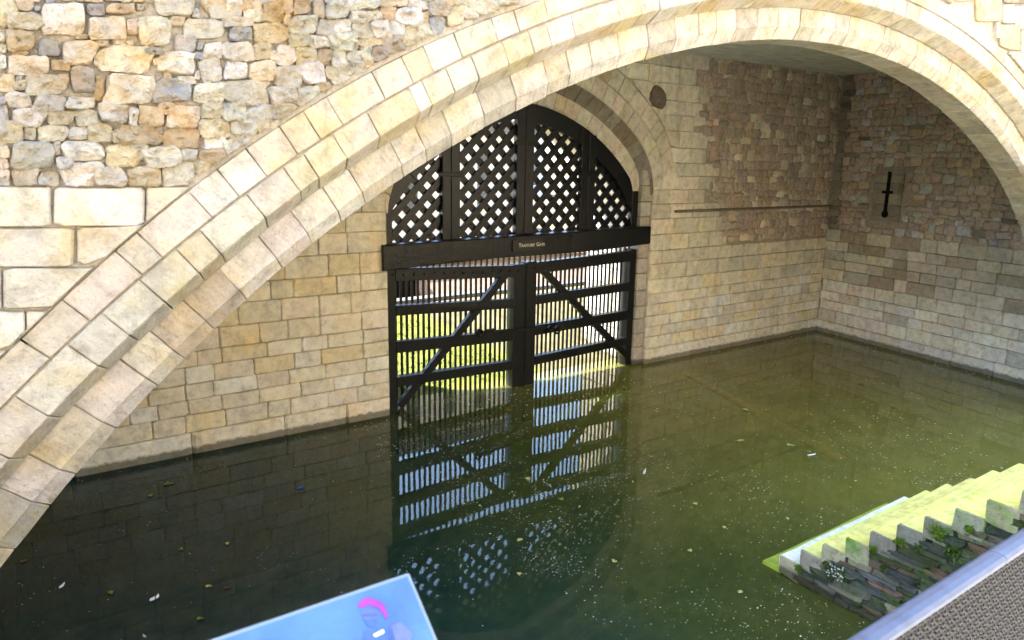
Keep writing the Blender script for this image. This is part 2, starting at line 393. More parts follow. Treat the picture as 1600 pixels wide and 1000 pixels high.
for k, (Y, pts) in CUR.items():
    P = np.array([on_y(*p, Y) for p in pts]); th = np.arctan2(P[:, 2] - CZ, P[:, 0] - CX); rr = np.hypot(P[:, 0] - CX, P[:, 2] - CZ)
    FIT[k] = (np.polyfit(th, rr, 3), th.min(), th.max())
dA = None
def rad(k, th):
    if k == 'A':                                   # seen only on the left: keep its mean width over ring B
        lo, hi = FIT['A'][1], FIT['A'][2]
        t = min(max(th, lo + 0.02), hi - 0.02); return rad('B', th) + np.polyval(FIT['A'][0], t) - rad('B', t)
    co, lo, hi = FIT[k]
    if th < lo: d = np.polyval(np.polyder(co), lo); return np.polyval(co, lo) + d * (th - lo) * 0.6
    if th > hi: d = np.polyval(np.polyder(co), hi); return np.polyval(co, hi) + d * (th - hi) * 0.6
    return np.polyval(co, th)
def apt(k, th, Y=None, dr=0.0):
    r = rad(k, th) + dr; return np.array([CX + r * math.cos(th), CUR[k][0] if Y is None else Y, CZ + r * math.sin(th)])
def ang_of(px, py, k):
    P = on_y(px, py, CUR[k][0]); return math.atan2(P[2] - CZ, P[0] - CX)
TH0, TH1 = math.radians(21), math.radians(159)

def clip_out(poly, k, gap):
    out = []
    for x, z in poly:
        th = math.atan2(z - CZ, x - CX); r = math.hypot(x - CX, z - CZ); rm = rad(k, th) + gap
        if r < rm: x, z = CX + rm * math.cos(th), CZ + rm * math.sin(th)
        out.append((x, z))
    return out
def poly_area(p): return 0.5 * abs(sum(p[i][0] * p[(i + 1) % len(p)][1] - p[(i + 1) % len(p)][0] * p[i][1] for i in range(len(p))))

# ================================================================== SETTING
def struct(name, V, F, mat, **kw):
    o = mesh_obj(name, V, F, mat, **kw); o['kind'] = 'structure'; return o

# water surface and bed
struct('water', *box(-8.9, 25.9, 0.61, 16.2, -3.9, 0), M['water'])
V = []; F = []; nx, ny = 70, 30
for j in range(ny + 1):
    for i in range(nx + 1):
        x = -9 + 35 * i / nx; y = 0.5 + 15.8 * j / ny
        sh = 1 / (1 + math.exp(-(x - 8.0) * 0.55))                  # silted up on the stair side
        z = -3.0 + 2.55 * sh + 0.16 * mnoise.noise((x * 0.45, y * 0.45, 3.1)) + 0.05 * mnoise.noise((x * 1.5, y * 1.5, 9.1))
        V.append((x, y, z))
for j in range(ny):
    for i in range(nx): a = j * (nx + 1) + i; F.append((a, a + 1, a + nx + 2, a + nx + 1))
struct('water_bed', V, F, M['silt'], smooth=True)

# lane where the photographer stands, its quay wall and the far curtain wall across the lane
struct('lane', *box(-14, 30, -7.0, 0.6, -2.5, 3.3), M['paving'])

# tower body above and round the basin
cols1 = lambda V, c: np.array([c] * len(V))
MORT = (0.42, 0.36, 0.27); MORT_IN = (0.46, 0.40, 0.30); MORT_DK = (0.42, 0.37, 0.31)
MORT_R = (0.44, 0.41, 0.35)

# ------------------------------------------------------------------ FRONT WALL
front = thing('front_wall', 'sunless pale rubble wall rising over the wide arch, with large ashlar blocks at left', 'wall', (0, YF, 0))
V = []; F = []
ths = np.linspace(TH0, TH1, 97)
yb = YF + 0.02
for th in ths:
    p = apt('A', th, yb, -0.05); V.append(p); V.append((p[0] if abs(p[0] - CX) < 11 else p[0], yb, 16.0))
for i in range(len(ths) - 1): F.append((2 * i, 2 * i + 1, 2 * i + 3, 2 * i + 2))
xr, xl = V[0][0], V[-2][0]; zr, zl = V[0][2], V[-2][2]
o = len(V)
V += [(xr, yb, -2), (24, yb, -2), (24, yb, 16), (xr, yb, 16), (xl, yb, -2), (xl, yb, 16), (-9, yb, 16), (-9, yb, -2)]
F += [(o, o + 3, o + 2, o + 1), (o + 4, o + 7, o + 6, o + 5)]
# back face of the wall (inside), thickness and crown
o = len(V)
for th in ths:
    p = apt('F', th, 5.69, 0.03); V.append(p); V.append((p[0], 5.69, 16.0))
for i in range(len(ths) - 1): a = o + 2 * i; F.append((a, a + 2, a + 3, a + 1))
a = len(V); xr2, xl2 = V[o][0], V[a - 2][0]
V += [(xr2, 5.69, -2), (24, 5.69, -2), (24, 5.69, 16), (xr2, 5.69, 16), (xl2, 5.69, -2), (xl2, 5.69, 16), (-9, 5.69, 16), (-9, 5.69, -2)]
F += [(a, a + 1, a + 2, a + 3), (a + 4, a + 5, a + 6, a + 7)]
V += [(-9, yb, 16), (24, yb, 16), (24, 5.69, 16), (-9, 5.69, 16)]; F.append((a + 8, a + 9, a + 10, a + 11))
mesh_obj('mortar_bed', V, F, M['mortar'], front, cols1(V, MORT_R))

frF = frame_y(YF)
def px_box(x0, y0, x1, y1):
    pts = [on_y(x, y, YF) for x, y in ((x0, y0), (x1, y0), (x1, y1), (x0, y1))]
    return [(p[0], p[2]) for p in pts]
def quad_outline(Q, n, kind):
    """an outline inside the four-sided image of a stone (Q: tl, tr, br, bl)"""
    tl, tr, br, bl = (np.array(q) for q in Q)
    o = outline_rubble(-1, 1, -1, 1, n) if kind == 'r' else outline_block(-1, 1, -1, 1, 0.02, 0.02, 0.2)
    out = []
    for a, b in o:
        s, t = (a + 1) / 2, (1 - b) / 2
        p = (tl * (1 - s) + tr * s) * (1 - t) + (bl * (1 - s) + br * s) * t
        out.append((p[0], p[1]))
    return out

STONES = """0,0,9,8,c 22,-4,52,16,c 65,6,132,55,W 8,21,64,46,c 136,8,162,25,g 163,6,210,22,o 128,-6,160,3,o 240,-4,300,25,c
137,27,196,62,W 197,30,215,55,w 214,24,266,72,c 9,47,52,81,o 60,62,92,89,g 97,63,150,101,w 152,71,241,113,w 222,76,255,87,g
248,83,303,116,w 273,54,302,86,s 0,85,9,108,w 12,88,76,117,W 79,94,110,111,y 111,104,146,145,g 0,116,23,145,o 38,116,105,149,c
146,118,161,158,o 162,116,239,163,w 238,124,297,160,g 276,120,305,131,w 9,145,49,168,c 50,149,101,175,s 100,152,148,171,c
0,164,11,180,c 19,169,72,198,c 74,172,115,195,y 116,171,153,198,c 152,159,201,191,c 200,167,214,196,w 215,166,254,198,o
245,160,270,179,o 261,165,312,200,c 273,153,291,165,o 0,189,36,223,y 38,198,55,218,s 58,196,106,220,c 107,199,136,218,c
135,192,176,223,y 176,197,247,227,o 246,211,255,222,o 254,202,311,233,o 0,228,15,247,c 0,249,13,264,w 18,221,84,265,s
82,221,94,243,c 95,221,162,250,w 164,225,217,261,y 207,226,229,249,c 222,228,279,261,c 280,233,308,251,c 0,265,15,289,w
19,262,60,289,c 60,268,92,290,s 88,245,113,264,w 94,254,147,290,w 134,252,161,273,c 147,261,198,291,c 199,260,251,291,o
252,249,303,291,c 325,8,378,30,c 352,0,377,15,w 380,4,409,35,c 409,3,441,36,o 433,-4,457,22,c 459,-4,482,22,o 488,2,506,28,o
285,30,350,60,c 345,28,395,42,c 358,42,392,65,g 394,36,448,67,o 442,23,452,39,c 449,25,495,54,c 450,52,481,74,y 481,56,511,75,c
318,67,347,93,w 347,67,394,96,c 395,67,421,94,o 430,70,460,103,w 460,74,493,102,y 494,77,516,100,o 312,92,345,128,c
304,111,312,124,w 349,97,384,124,w 387,96,431,127,y 428,103,469,138,c 468,97,506,131,w 303,129,350,161,c 340,128,353,140,c
351,125,421,164,c 420,136,463,166,s 462,134,498,167,s 314,160,345,187,y 344,161,383,189,c 382,165,467,196,s 494,128,517,142,o
312,185,360,216,y 358,187,403,234,c 400,190,423,210,o 318,213,351,235,w 348,217,376,247,c 308,233,351,254,o 301,249,339,274,y
507,3,541,31,c 540,-2,566,20,c 542,19,579,38,c 552,-6,593,14,c 592,-4,634,11,y 636,-4,668,16,w 667,1,701,26,s 573,17,594,33,c
593,10,619,35,o 617,12,659,41,w 658,19,670,38,o 671,26,691,55,g 495,32,523,59,s 521,31,547,53,w 548,36,586,61,c 579,32,607,62,c
604,35,631,56,w 627,42,658,73,y 651,37,679,64,c 512,51,557,81,c 557,59,595,74,o 593,55,633,87,b 541,79,564,96,w 561,73,581,94,c
579,74,604,96,b 516,79,541,106,c 541,94,566,113,s 563,93,583,106,o 507,104,547,125,y 517,119,546,133,c 697,8,724,40,y
722,4,746,30,c 741,-4,775,23,c 775,-8,812,9,c 690,-8,722,9,c"""
nst = 0; boxes = []
for tok in STONES.split():
    x0, y0, x1, y1, k = tok.split(','); x0, y0, x1, y1 = map(float, (x0, y0, x1, y1))
    boxes.append((x0, y0, x1, y1, k))
# pinning stones in the gaps and the margin beyond the traced area
random.seed(5)
for _ in range(3000):
    if len(boxes) > 272: break
    x = U(-5, 800); y = U(-5, 291); ww = U(9, 26); hh = U(7, 15)
    th = ang_of(x, y, 'A'); P = on_y(x, y + 8, YF)
    if math.hypot(P[0] - CX, P[2] - CZ) < rad('A', th) + 0.02: continue
    b = (x - ww / 2, y - hh / 2, x + ww / 2, y + hh / 2)
    if any(b[0] < c[2] - 3 and b[2] > c[0] + 3 and b[1] < c[3] - 2 and b[3] > c[1] + 2 for c in boxes): continue
    boxes.append((*b, random.choice('cccwsoyg')))
for x0, y0, x1, y1, k in boxes:
    big = (x1 - x0) * (y1 - y0)
    poly = quad_outline(px_box(x0 - 1.0, y0 - 1.0, x1 + 1.0, y1 + 1.0), 12 if big < 900 else 16, 'b' if k == 'W' else 'r')
    poly = clip_out(poly, 'A', 0.03)
    if poly_area(poly) < 0.0006: continue
    t = U(0.02, 0.045) if big > 300 else U(0.012, 0.025)
    V, F = rock_shape(poly, t, frF, n=20 if big > 900 else 16)
    mesh_obj('stone', V, F, M['rubble'], front, cols1(V, tuple(0.90 * q for q in vary(PAL[k.lower()], 0.12, 0.03))), smooth=False); nst += 1

# large ashlar blocks left of the arch
def ashlar_px(x0, y0, x1, y1, c, mat='ashlar', t=0.022):
    poly = quad_outline(px_box(x0, y0, x1, y1), 12, 'b'); poly = clip_out(poly, 'A', 0.012)
    if poly_area(poly) < 0.004: return
    V, F = stone_shape(poly, t + U(-0.006, 0.008), frF, rough=0.10, bev=0.06)
    mesh_obj('block', V, F, M[mat], front, cols1(V, tuple(0.78 * q for q in vary(PAL[c], 0.06, 0.03))), smooth=False)
for a in ((-60, 291, 81, 355, 'w'), (83, 292, 226, 354, 'w'), (227, 292, 300, 350, 'c'), (-60, 356, 117, 417, 'c'), (119, 354, 235, 414, 'c'),
          (-60, 420, 3, 485, 'c'), (5, 418, 160, 483, 'c'), (-60, 486, 40, 548, 'w'), (41, 485, 100, 545, 'c'), (-60, 550, 20, 610, 'w')):
    ashlar_px(*a)
# masonry right of the arch crown, and the rest of the wall out of the picture
for a in ((1524, -30, 1565, 34, 'y'), (1566, 7, 1584, 37, 'w'), (1585, 9, 1625, 46, 'w'), (1554, 35, 1560, 60, 'w'), (1560, 38, 1593, 79, 'y'), (1594, 47, 1625, 96, 'w'), (1575, 80, 1600, 122, 'c'), (1601, 97, 1640, 150, 'y'), (1480, -30, 1523, 2, 'c'), (1566, -30, 1625, 6, 'b')):
    ashlar_px(*a)
random.seed(8)
fill = MB()
def rubble_rows(x0, x1, z0, z1, hmin, hmax, wmin, wmax, emit):
    z = z0
    while z < z1:
        h = U(hmin, hmax); x = x0 - U(0, wmax)
        while x < x1:
            ww = U(wmin, wmax); emit(x, x + ww, z + U(-0.015, 0.015), z + h + U(-0.015, 0.015)); x += ww
        z += h
def emit_far(x0, x1, z0, z1):
    cx, cz = (x0 + x1) / 2, (z0 + z1) / 2
    d = np.array([cx, YF, cz]) - CAMP; dep = d @ _fw
    px, py = 800 + FPX * (d @ _r) / dep if dep > 0.1 else -999, 500 - FPX * (d @ _u) / dep if dep > 0.1 else -999
    if -8 < px < 830 and -6 < py < 1000 and dep > 0: return
    if -75 < px < 0 and py > 280 and dep > 0: return
    th = math.atan2(cz - CZ, cx - CX)
    if math.hypot(cx - CX, cz - CZ) < rad('A', th) + 0.05: return
    if 1490 < px < 1625 and -30 < py < 300 and dep > 0: return
    V, F = stone_shape(clip_out(outline_rubble(x0, x1, z0, z1, 8), 'A', 0.03), U(0.02, 0.05), frF, 0.35, 0.22)
    fill.add(V, F, vary(PAL[random.choice('ccwsoy')], 0.12, 0.05))
rubble_rows(-5, 21, 0.2, 10.5, 0.13, 0.24, 0.16, 0.40, emit_far)
fill.build('rubble_fill', M['rubble'], front, smooth=True, stuff=True)

# ------------------------------------------------------------------ GREAT ARCH
arch = thing('great_arch', 'wide flattened stone arch of three moulded rings spanning the water basin', 'arch', (CX, YF, 0))
def ring_block(prof, t0, t1, gap, name, mat, parent, col, na=3, off=0.0, bev=0.005):
    """prof(th) -> list of (point, outward normal hint); builds one arch stone with recessed edges"""
    g = gap; angs = [t0 + g, t0 + g * 3] + list(np.linspace(t0 + g * 3, t1 - g * 3, na + 1)[1:-1]) + [t1 - g * 3, t1 - g]
    V = []; F = []; K = None
    jo = U(-0.004, 0.004)
    for ai, th in enumerate(angs):
        P = prof(th); K = len(P)
        edge = ai in (0, len(angs) - 1)
        Pj = [prof(th + U(-0.0003, 0.0003))[k] for k in range(K)] if edge else P
        for (p, nrm) in Pj:
            q = np.array(p) + np.array(nrm) * (jo + (-bev if edge else U(-0.002, 0.002)))
            V.append(q)
    for a in range(len(angs) - 1):
        for k in range(K - 1): F.append((a * K + k, a * K + k + 1, (a + 1) * K + k + 1, (a + 1) * K + k))
    # skirts into the joint
    o = len(V)
    for a in (0, len(angs) - 1):
        for k in range(K): V.append(V[a * K + k] - np.array(prof(angs[a])[k][1]) * 0.05)
    for k in range(K - 1):
        F.append((k + 1, k, o + k, o + k + 1)); b = (len(angs) - 1) * K; F.append((b + k, b + k + 1, o + K + k + 1, o + K + k))
    return mesh_obj(name, V, F, mat, parent, cols1(V, col))

nY = (0, -1, 0)
def rn(th, s=-1, y=0.0): v = np.array([s * math.cos(th), y, s * math.sin(th)]); return v / np.linalg.norm(v)
def prof_r1(th):
    a = rad('A', th); b = rad('B', th); L = []
    for f, d in ((1, -0.02), (0.97, 0), (0.5, 0.0), (0.03, 0), (0.0, -0.016)):
        r = b + (a - b) * f; L.append((np.array([CX + r * math.cos(th), YF - d, CZ + r * math.sin(th)]), nY))
    return L
def prof_r2(th):
    b = rad('B', th) - 0.012; c = rad('C', th); d = rad('D', th); L = []
    for r, y, n_ in ((b, YF + 0.014, nY), (b - 0.012, YF, nY), ((b + c) / 2, YF, nY), (c + 0.006, YF, nY), (c - 0.006, YF + 0.012, rn(th, -1, -1)), (d + 0.004, YF + 0.155, rn(th, -1, -1)), (d - 0.002, YF + 0.165, rn(th)), (d, YF + 0.22, rn(th))):
        L.append((np.array([CX + r * math.cos(th), y, CZ + r * math.sin(th)]), n_))
    return L
def prof_r3(th):
    d = rad('D', th) + 0.02; e = rad('E', th); f = rad('F', th); L = []
    for r, y, n_ in ((d, YF + 0.2, nY), ((d + e) / 2, YF + 0.2, nY), (e + 0.005, YF + 0.2, nY), (e - 0.006, YF + 0.209, rn(th, -1, -1)), (f + 0.005, YF + 0.275, rn(th, -1, -1)), (f, YF + 0.285, rn(th))):
        L.append((np.array([CX + r * math.cos(th), y, CZ + r * math.sin(th)]), n_))
    return L
def prof_so(th):
    f = rad('F', th)
    return [(np.array([CX + (f + 0.004) * math.cos(th), y, CZ + (f + 0.004) * math.sin(th)]), rn(th)) for y in (YF + 0.287, YF + 0.5, YF + 0.68)] + \
           [(np.array([CX + (f + 0.5) * math.cos(th), YF + 0.68, CZ + (f + 0.5) * math.sin(th)]), (0, 1, 0))]
# mortar core just behind the stone faces
V = []; F = []
for th in np.linspace(TH0, TH1, 120):
    pr = [('A', YF + 0.02), ('C', YF + 0.02), ('D', YF + 0.18), ('D', YF + 0.22), ('E', YF + 0.22), ('F', YF + 0.30), ('F', YF + 0.67)]
    for i, (k, y) in enumerate(pr):
        r = rad(k, th) + (0.02 if i not in (0, 4) else 0.0); V.append((CX + r * math.cos(th), y, CZ + r * math.sin(th)))
for i in range(119):
    for k in range(6): a = i * 7 + k; F.append((a, a + 1, a + 8, a + 7))
mesh_obj('mortar_core', V, F, M['mortar'], arch, cols1(V, (0.38, 0.33, 0.25)))

def ring(joints, prof, name, pal, mat, gap):
    J = sorted(joints)
    for a, b in zip(J[:-1], J[1:]):
        ring_block(prof, a, b, gap, name, M[mat], arch, tuple(0.79 * q for q in vary(PAL[random.choice(pal)], 0.06, 0.03)))
def fill_joints(known, lo, hi, mean):
    known = sorted(known); out = list(known)
    t = known[0]
    while t > lo: t -= mean * U(0.75, 1.3); out.append(t)
    t = known[-1]
    while t < hi: t += mean * U(0.75, 1.3); out.append(t)
    return out
random.seed(21)
j1 = [ang_of(*p, 'A') for p in ((37,534),(100,470),(184,395),(217,366),(292,296),(340,266),(384,232),(437,199),(475,175),(510,151),(580,110),(626,86),(659,67),(707,47),(765,22),(800,7))]
ring(fill_joints(j1, TH0, TH1, 0.034), prof_r1, 'outer_voussoir', 'cccwccyc', 'ashlar', 0.0003)
j2 = [ang_of(*p, 'C') for p in ((20,720),(78,652),(152,571),(200,522),(255,470),(305,420),(339,389),(416,342),(470,300),(502,282),(547,255),(592,210),(655,172),(675,162),(710,140),(749,122),(796,102),(835,82),(862,70),(899,57),(970,35))]
ring(fill_joints(j2, TH0, TH1, 0.029), prof_r2, 'middle_voussoir', 'cccwccyc', 'ashlar', 0.0003)
ring(fill_joints([math.radians(90), math.radians(91.7)], TH0, TH1, 0.030), prof_r3, 'inner_voussoir', 'wwwscw', 'ashlar', 0.0003)
ring(fill_joints([math.radians(90), math.radians(91)], TH0, TH1, 0.026), prof_so, 'soffit_stone', 'scsc', 'ashlar', 0.0003)

# ------------------------------------------------------------------ GATE WALL (river side)
YG = 12.80
GX = 9.5
gate_wall = thing('gate_wall', 'buff ashlar and dark rubble back wall pierced by the arched water gate', 'wall', (GX, YG, 0))
ACX, ACZ = 9.09, 1.556                               # centre of the right-hand arc; mirrored about GX
def gz(x, r):
    d = abs(x - GX) + (GX - ACX); v = r * r - d * d
    return ACZ + math.sqrt(v) if v > 0 else -9
XL_, XR_ = 6.12, 13.2
RG = 5.3
frG = frame_y(YG)
V = []; F = []
def wall_slab(V, F, x0, x1, y0, y1, z0, z1): o = len(V); a, f = box(x0, x1, y0, y1, z0, z1); V += a; F += [tuple(i + o for i in q) for q in f]
yb0, yb1 = YG + 0.025, YG + 2.0
wall_slab(V, F, -9, XL_ + 0.02, yb0, yb1, -2.6, 16)
wall_slab(V, F, XR_ - 0.02, 26, yb0, yb1, -2.6, 16)
xs = np.linspace(XL_ + 0.021, XR_ - 0.021, 41); o = len(V)
for x in xs:
    z = max(gz(x, RG) + 0.02, 4.6)
    V += [(x, yb0, z), (x, yb0, 16), (x, yb1, 16), (x, yb1, z)]
for i in range(40):
    a = o + 4 * i; b = a + 4
    F += [(a, b, b + 1, a + 1), (a + 3, a + 2, b + 2, b + 3), (a, a + 3, b + 3, b)]
mesh_obj('mortar_bed', V, F, M['mortar'], gate_wall, cols1(V, MORT_IN))

def visible_px(P):
    d = np.array(P) - CAMP; dep = d @ _fw
    if dep < 0.2: return None
    return 800 + FPX * (d @ _r) / dep, 500 - FPX * (d @ _u) / dep
def spring(th): return (1 + (5.3 * max(0.2, math.cos(th)) / (XR_ + 0.06 - ACX)) ** 22) ** (-1 / 22)   # the ring turns upright at the jamb
def push_out(poly, r):
    out = []
    for x, z in poly:
        if z > 4.4:
            s = 1 if x >= GX else -1; cx = GX - s * (GX - ACX); d = math.hypot(x - cx, z - ACZ)
            r_ = r * spring(math.atan2(z - ACZ, abs(x - cx)))
            if d < r_: x, z = cx + (x - cx) * r_ / d, ACZ + (z - ACZ) * r_ / d
        out.append((x, z))
    return out
R_OUT = 6.12
gfill = MB(); grub = MB(); nblk = [0]; nrub = [0]
def g_block(x0, x1, z0, z1, pal, plinth=False):
    poly = push_out(outline_block(x0, x1, z0, z1, 0.006, 0.007, 0.035), R_OUT + 0.01)
    if poly_area(poly) < 0.012: return
    t = U(0.018, 0.034) + (0.035 if plinth else 0)
    V, F = stone_shape(poly, t, frG, rough=0.14, bev=0.07, deep=0.03)
    c = vary(PAL[random.choice(pal)], 0.07, 0.02); c = tuple(min(0.8, k * g) for k, g in zip(c, (1.42, 1.44, 1.46)))
    p = visible_px(((x0 + x1) / 2, YG, (z0 + z1) / 2))
    vis = p and 60 < p[0] < 1620 and -20 < p[1] < 760
    if vis and x1 < 6.2:                              # behind the big arch?
        th = math.atan2(0, 1); q = CAMP + (np.array([(x0 + x1) / 2, YG, (z0 + z1) / 2]) - CAMP) * (5.3 / YG)
        vis = math.hypot(q[0] - CX, q[2] - CZ) < rad('F', math.atan2(q[2] - CZ, q[0] - CX)) + 0.15
    if vis and nblk[0] < 300: mesh_obj('block', V, F, M['inner'], gate_wall, cols1(V, c)); nblk[0] += 1
    else: gfill.add(V, F, c)
def g_rub(x0, x1, z0, z1):
    poly = outline_rubble(x0, x1, z0, z1, 9)
    V, F = stone_shape(poly, U(0.02, 0.055), frG, 0.4, 0.25, deep=0.03)
    c = vary(PAL[random.choice('bbbppppsbp')], 0.16, 0.05); c = tuple(k * 1.75 for k in c)
    p = visible_px(((x0 + x1) / 2, YG, (z0 + z1) / 2))
    if p and 1080 < p[0] < 1340 and (x1 - x0) > 0.2 and nrub[0] < 300: mesh_obj('stone', V, F, M['dark_rubble'], gate_wall, cols1(V, c), smooth=True); nrub[0] += 1
    else: grub.add(V, F, c)
def ash_limit(z):
    if z < 2.95: return 99
    if z < 3.70: return 15.9 + 0.25 * math.sin(z * 9)
    if z < 5.2: return 15.35 + 0.35 * math.sin(z * 7)
    return 14.75 + 0.3 * math.sin(z * 6)
random.seed(31)
z = -0.25; row = 0
while z < 7.6:
    h = 0.36 if row == 0 else (U(0.25, 0.34) if z < 1.6 else U(0.31, 0.40))
    if row == 0: h = 0.62
    x = XL_
    while x > -4:                                      # left of the gate, from the jamb leftwards
        ww = U(0.38, 0.85) if row else U(0.9, 1.8)
        g_block(x - ww, x, z, z + h, 'cyccycc' if z > 2 else 'ccwycc', row == 0); x -= ww
    x = XR_; lim = min(ash_limit(z + h / 2), 20.72)
    while x < lim:
        ww = U(0.40, 0.95) if row else U(0.7, 1.3)
        if x + ww > lim - 0.2: ww = max(0.2, lim - x)
        g_block(x, x + ww, z, z + h, 'ccyccsw' if z < 2 else 'csccss', row == 0); x += ww
    if z > 4.5:                                        # over the gate arch
        x = XL_
        while x < XR_:
            ww = min(U(0.45, 0.8), XR_ - x + 0.001)
            if gz((x + x + ww) / 2, R_OUT) < z + h * 0.8: g_block(x, x + ww, z, z + h, 'csccs')
            x += max(ww, 0.05)
    z += h; row += 1
z = 2.95
while z < 7.5:
    h = U(0.11, 0.25); x = ash_limit(z + h / 2) + U(0, 0.1)
    while x < 20.65:
        if R() < 0.05 and z < 6.2:
            ww = U(0.3, 0.5); c0 = nblk[0]; g_block(x, x + ww, z, z + h * 1.3, 'sc')
        else:
            ww = U(0.11, 0.42); g_rub(x, x + ww, z + U(-0.05, 0.03), z + h + U(-0.03, 0.05))
        x += ww
    z += h
gfill.build('block_fill', M['inner'], gate_wall, stuff=True)
grub.build('rubble_fill', M['dark_rubble'], gate_wall, smooth=True, stuff=True)

# arch rings round the gate opening
def gate_arc_angles(r, cx_sign):
    zs = 4.45
    return math.asin(min(1, (zs - ACZ) / r)), math.acos((GX - ACX) / r)
def gate_ring(prof_rs, name, n, pal, side, dark=1.0, mat='inner', r_ref=5.3):
    cx = GX - side * (GX - ACX); a0, a1 = gate_arc_angles(r_ref, side)
    J = [a0] + sorted(a0 + (a1 - a0) * (i + U(-0.2, 0.2)) / n for i in range(1, n)) + [a1]
    def prof(th):
        L = []; kf = spring(th)
        for r, y, nn in prof_rs:
            r = r * kf
            d = np.array([side * math.cos(th), 0, math.sin(th)])
            nv = {'f': np.array([0, -1.0, 0]), 'i': -d, 'd': (np.array([0, -1.0, 0]) - d) / 1.414}[nn]
            L.append((np.array([cx, 0, ACZ]) + d * r + np.array([0, y, 0]), nv))
        return L
    for a, b in zip(J[:-1], J[1:]):
        c = vary(PAL[random.choice(pal)], 0.12, 0.04)
        ring_block(prof, a, b, 0.0008, name, M[mat], gate_wall, tuple(k * dark for k in c), na=2, bev=0.012)
for side in (1, -1):
    gate_ring([(6.11, YG + 0.01, 'f'), (6.09, YG - 0.02, 'f'), (5.72, YG - 0.02, 'f'), (5.70, YG + 0.01, 'f')], 'outer_voussoir', 13, 'csccy', side, 1.15, r_ref=5.7)
    gate_ring([(5.69, YG + 0.01, 'f'), (5.67, YG - 0.022, 'f'), (5.32, YG - 0.022, 'f'), (5.30, YG - 0.005, 'd')], 'inner_voussoir', 15, 'cccs', side, 1.15)
    gate_ring([(5.30, YG - 0.004, 'd'), (5.06, YG + 0.14, 'd'), (5.0, YG + 0.16, 'd')], 'chamfer_stone', 14, 'bsb', side, 0.62)
    gate_ring([(5.0, YG + 0.165, 'f'), (4.72, YG + 0.165, 'f'), (4.66, YG + 0.20, 'd'), (4.66, YG + 1.99, 'i')], 'rib_stone', 12, 'ccy', side, 1.15)
# right-hand jamb: quoins with a reveal lit from outside
random.seed(3)
z = -0.3
while z < 4.5:
    h = U(0.30, 0.42)
    for ya, yb_ in ((YG + 0.04, YG + 0.98), (YG + 0.99, YG + 1.96)):
        V, F = bevel_box(XR_ - 0.16, (ya + yb_) / 2, z + h / 2, (0.17, 0, 0), (0, (yb_ - ya) / 2, 0), (0, 0, h / 2 - 0.006), 0.02, 0.004)
        mesh_obj('jamb_stone', V, F, M['inner'], gate_wall, cols1(V, tuple(k * 0.8 for k in vary(PAL['w'], 0.1, 0.03))))
    z += h
V, F = box(XL_ - 0.1, XR_ + 0.1, 13.25, 16.1, -3.5, -0.28); mesh_obj('sun_block_sill', V, F, M['silt'], gate_wall)  # added under water to block sunlight and the view of the bed
# ledge on the right and the broken corbel
P0 = on_y(1052, 330, YG); P1 = on_y(1309, 322, YG)
V, F = beam((P0[0], YG - 0.07, 3.82), (P1[0], YG - 0.07, 3.82), 0.065, 0.14, bev=0.02)
mesh_obj('stone_ledge', V, F, M['dark_rubble'], gate_wall, cols1(V, (0.24, 0.20, 0.155)))
gc = on_y(1023, 150, YG)
V = []; F = []; n = 9
for k, (s, wv) in enumerate(((1.0, -0.02), (1.05, 0.12), (0.8, 0.24), (0.42, 0.30))):
    for i in range(n):
        t = 2 * math.pi * i / n; rr = s * (1 + U(-0.12, 0.12)); V.append((gc[0] + 0.20 * rr * math.cos(t), YG - wv, gc[2] + 0.25 * rr * math.sin(t) - 0.05 * k))
for k in range(3):
    for i in range(n): a, b = k * n + i, k * n + (i + 1) % n; F.append((a, b, b + n, a + n))
F.append(tuple(range(3 * n, 4 * n)))
mesh_obj('corbel', V, F, M['dark_rubble'], gate_wall, cols1(V, (0.20, 0.165, 0.13)))

# ------------------------------------------------------------------ SIDE WALL
SA = np.array([20.70, 12.80]); SB = np.array([19.45, 5.2]); sdv = (SB - SA); SLEN = np.linalg.norm(sdv); sdv = sdv / SLEN
snv = np.array([-sdv[1], sdv[0]]);
if snv[0] > 0: snv = -snv
side = thing('side_wall', 'shaded right-hand wall of brown rubble over ashlar courses, with an arrow slit', 'wall', (SA[0], SA[1], 0))
def frS(u, v, w_): q = SA + sdv * u + snv * w_; return (q[0], q[1], v)
V = []; F = []
for (u, w_) in ((-0.5, -0.025), (SLEN + 0.3, -0.025), (SLEN + 0.3, -1.2), (-0.5, -1.2)):
    V += [frS(u, -2.6, w_), frS(u, 16, w_)]
F = [(0, 2, 3, 1), (2, 4, 5, 3), (4, 6, 7, 5), (6, 0, 1, 7), (1, 3, 5, 7)]
mesh_obj('mortar_bed', V, F, M['mortar'], side, cols1(V, MORT_DK))
def to_side(px, py):                                    # image point on the side wall -> (u, z)
    d = ray(px, py); nn = np.array([snv[0], snv[1], 0]); t = ((np.array([SA[0], SA[1], 0]) - CAMP) @ nn) / (d @ nn); P = CAMP + d * t
    return (np.array([P[0], P[1]]) - SA) @ sdv, P[2]
SLU, SLZ1 = to_side(1392, 268); _, SLZ0 = to_side(1384, 338)
sblk = [0]; srub = [0]; sfill = MB(); sbf = MB()
def s_keep(u0, u1, z0, z1): return not (u1 > SLU - 0.42 and u0 < SLU + 0.42 and z1 > SLZ0 - 0.12 and z0 < SLZ1 + 0.08)
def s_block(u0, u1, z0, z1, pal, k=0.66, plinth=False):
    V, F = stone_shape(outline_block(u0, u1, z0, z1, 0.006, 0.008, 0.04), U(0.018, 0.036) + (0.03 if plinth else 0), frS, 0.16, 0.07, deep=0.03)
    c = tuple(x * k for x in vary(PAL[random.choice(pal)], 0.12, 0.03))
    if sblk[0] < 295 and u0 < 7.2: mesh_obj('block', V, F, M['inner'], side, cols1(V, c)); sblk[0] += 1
    else: sbf.add(V, F, c)
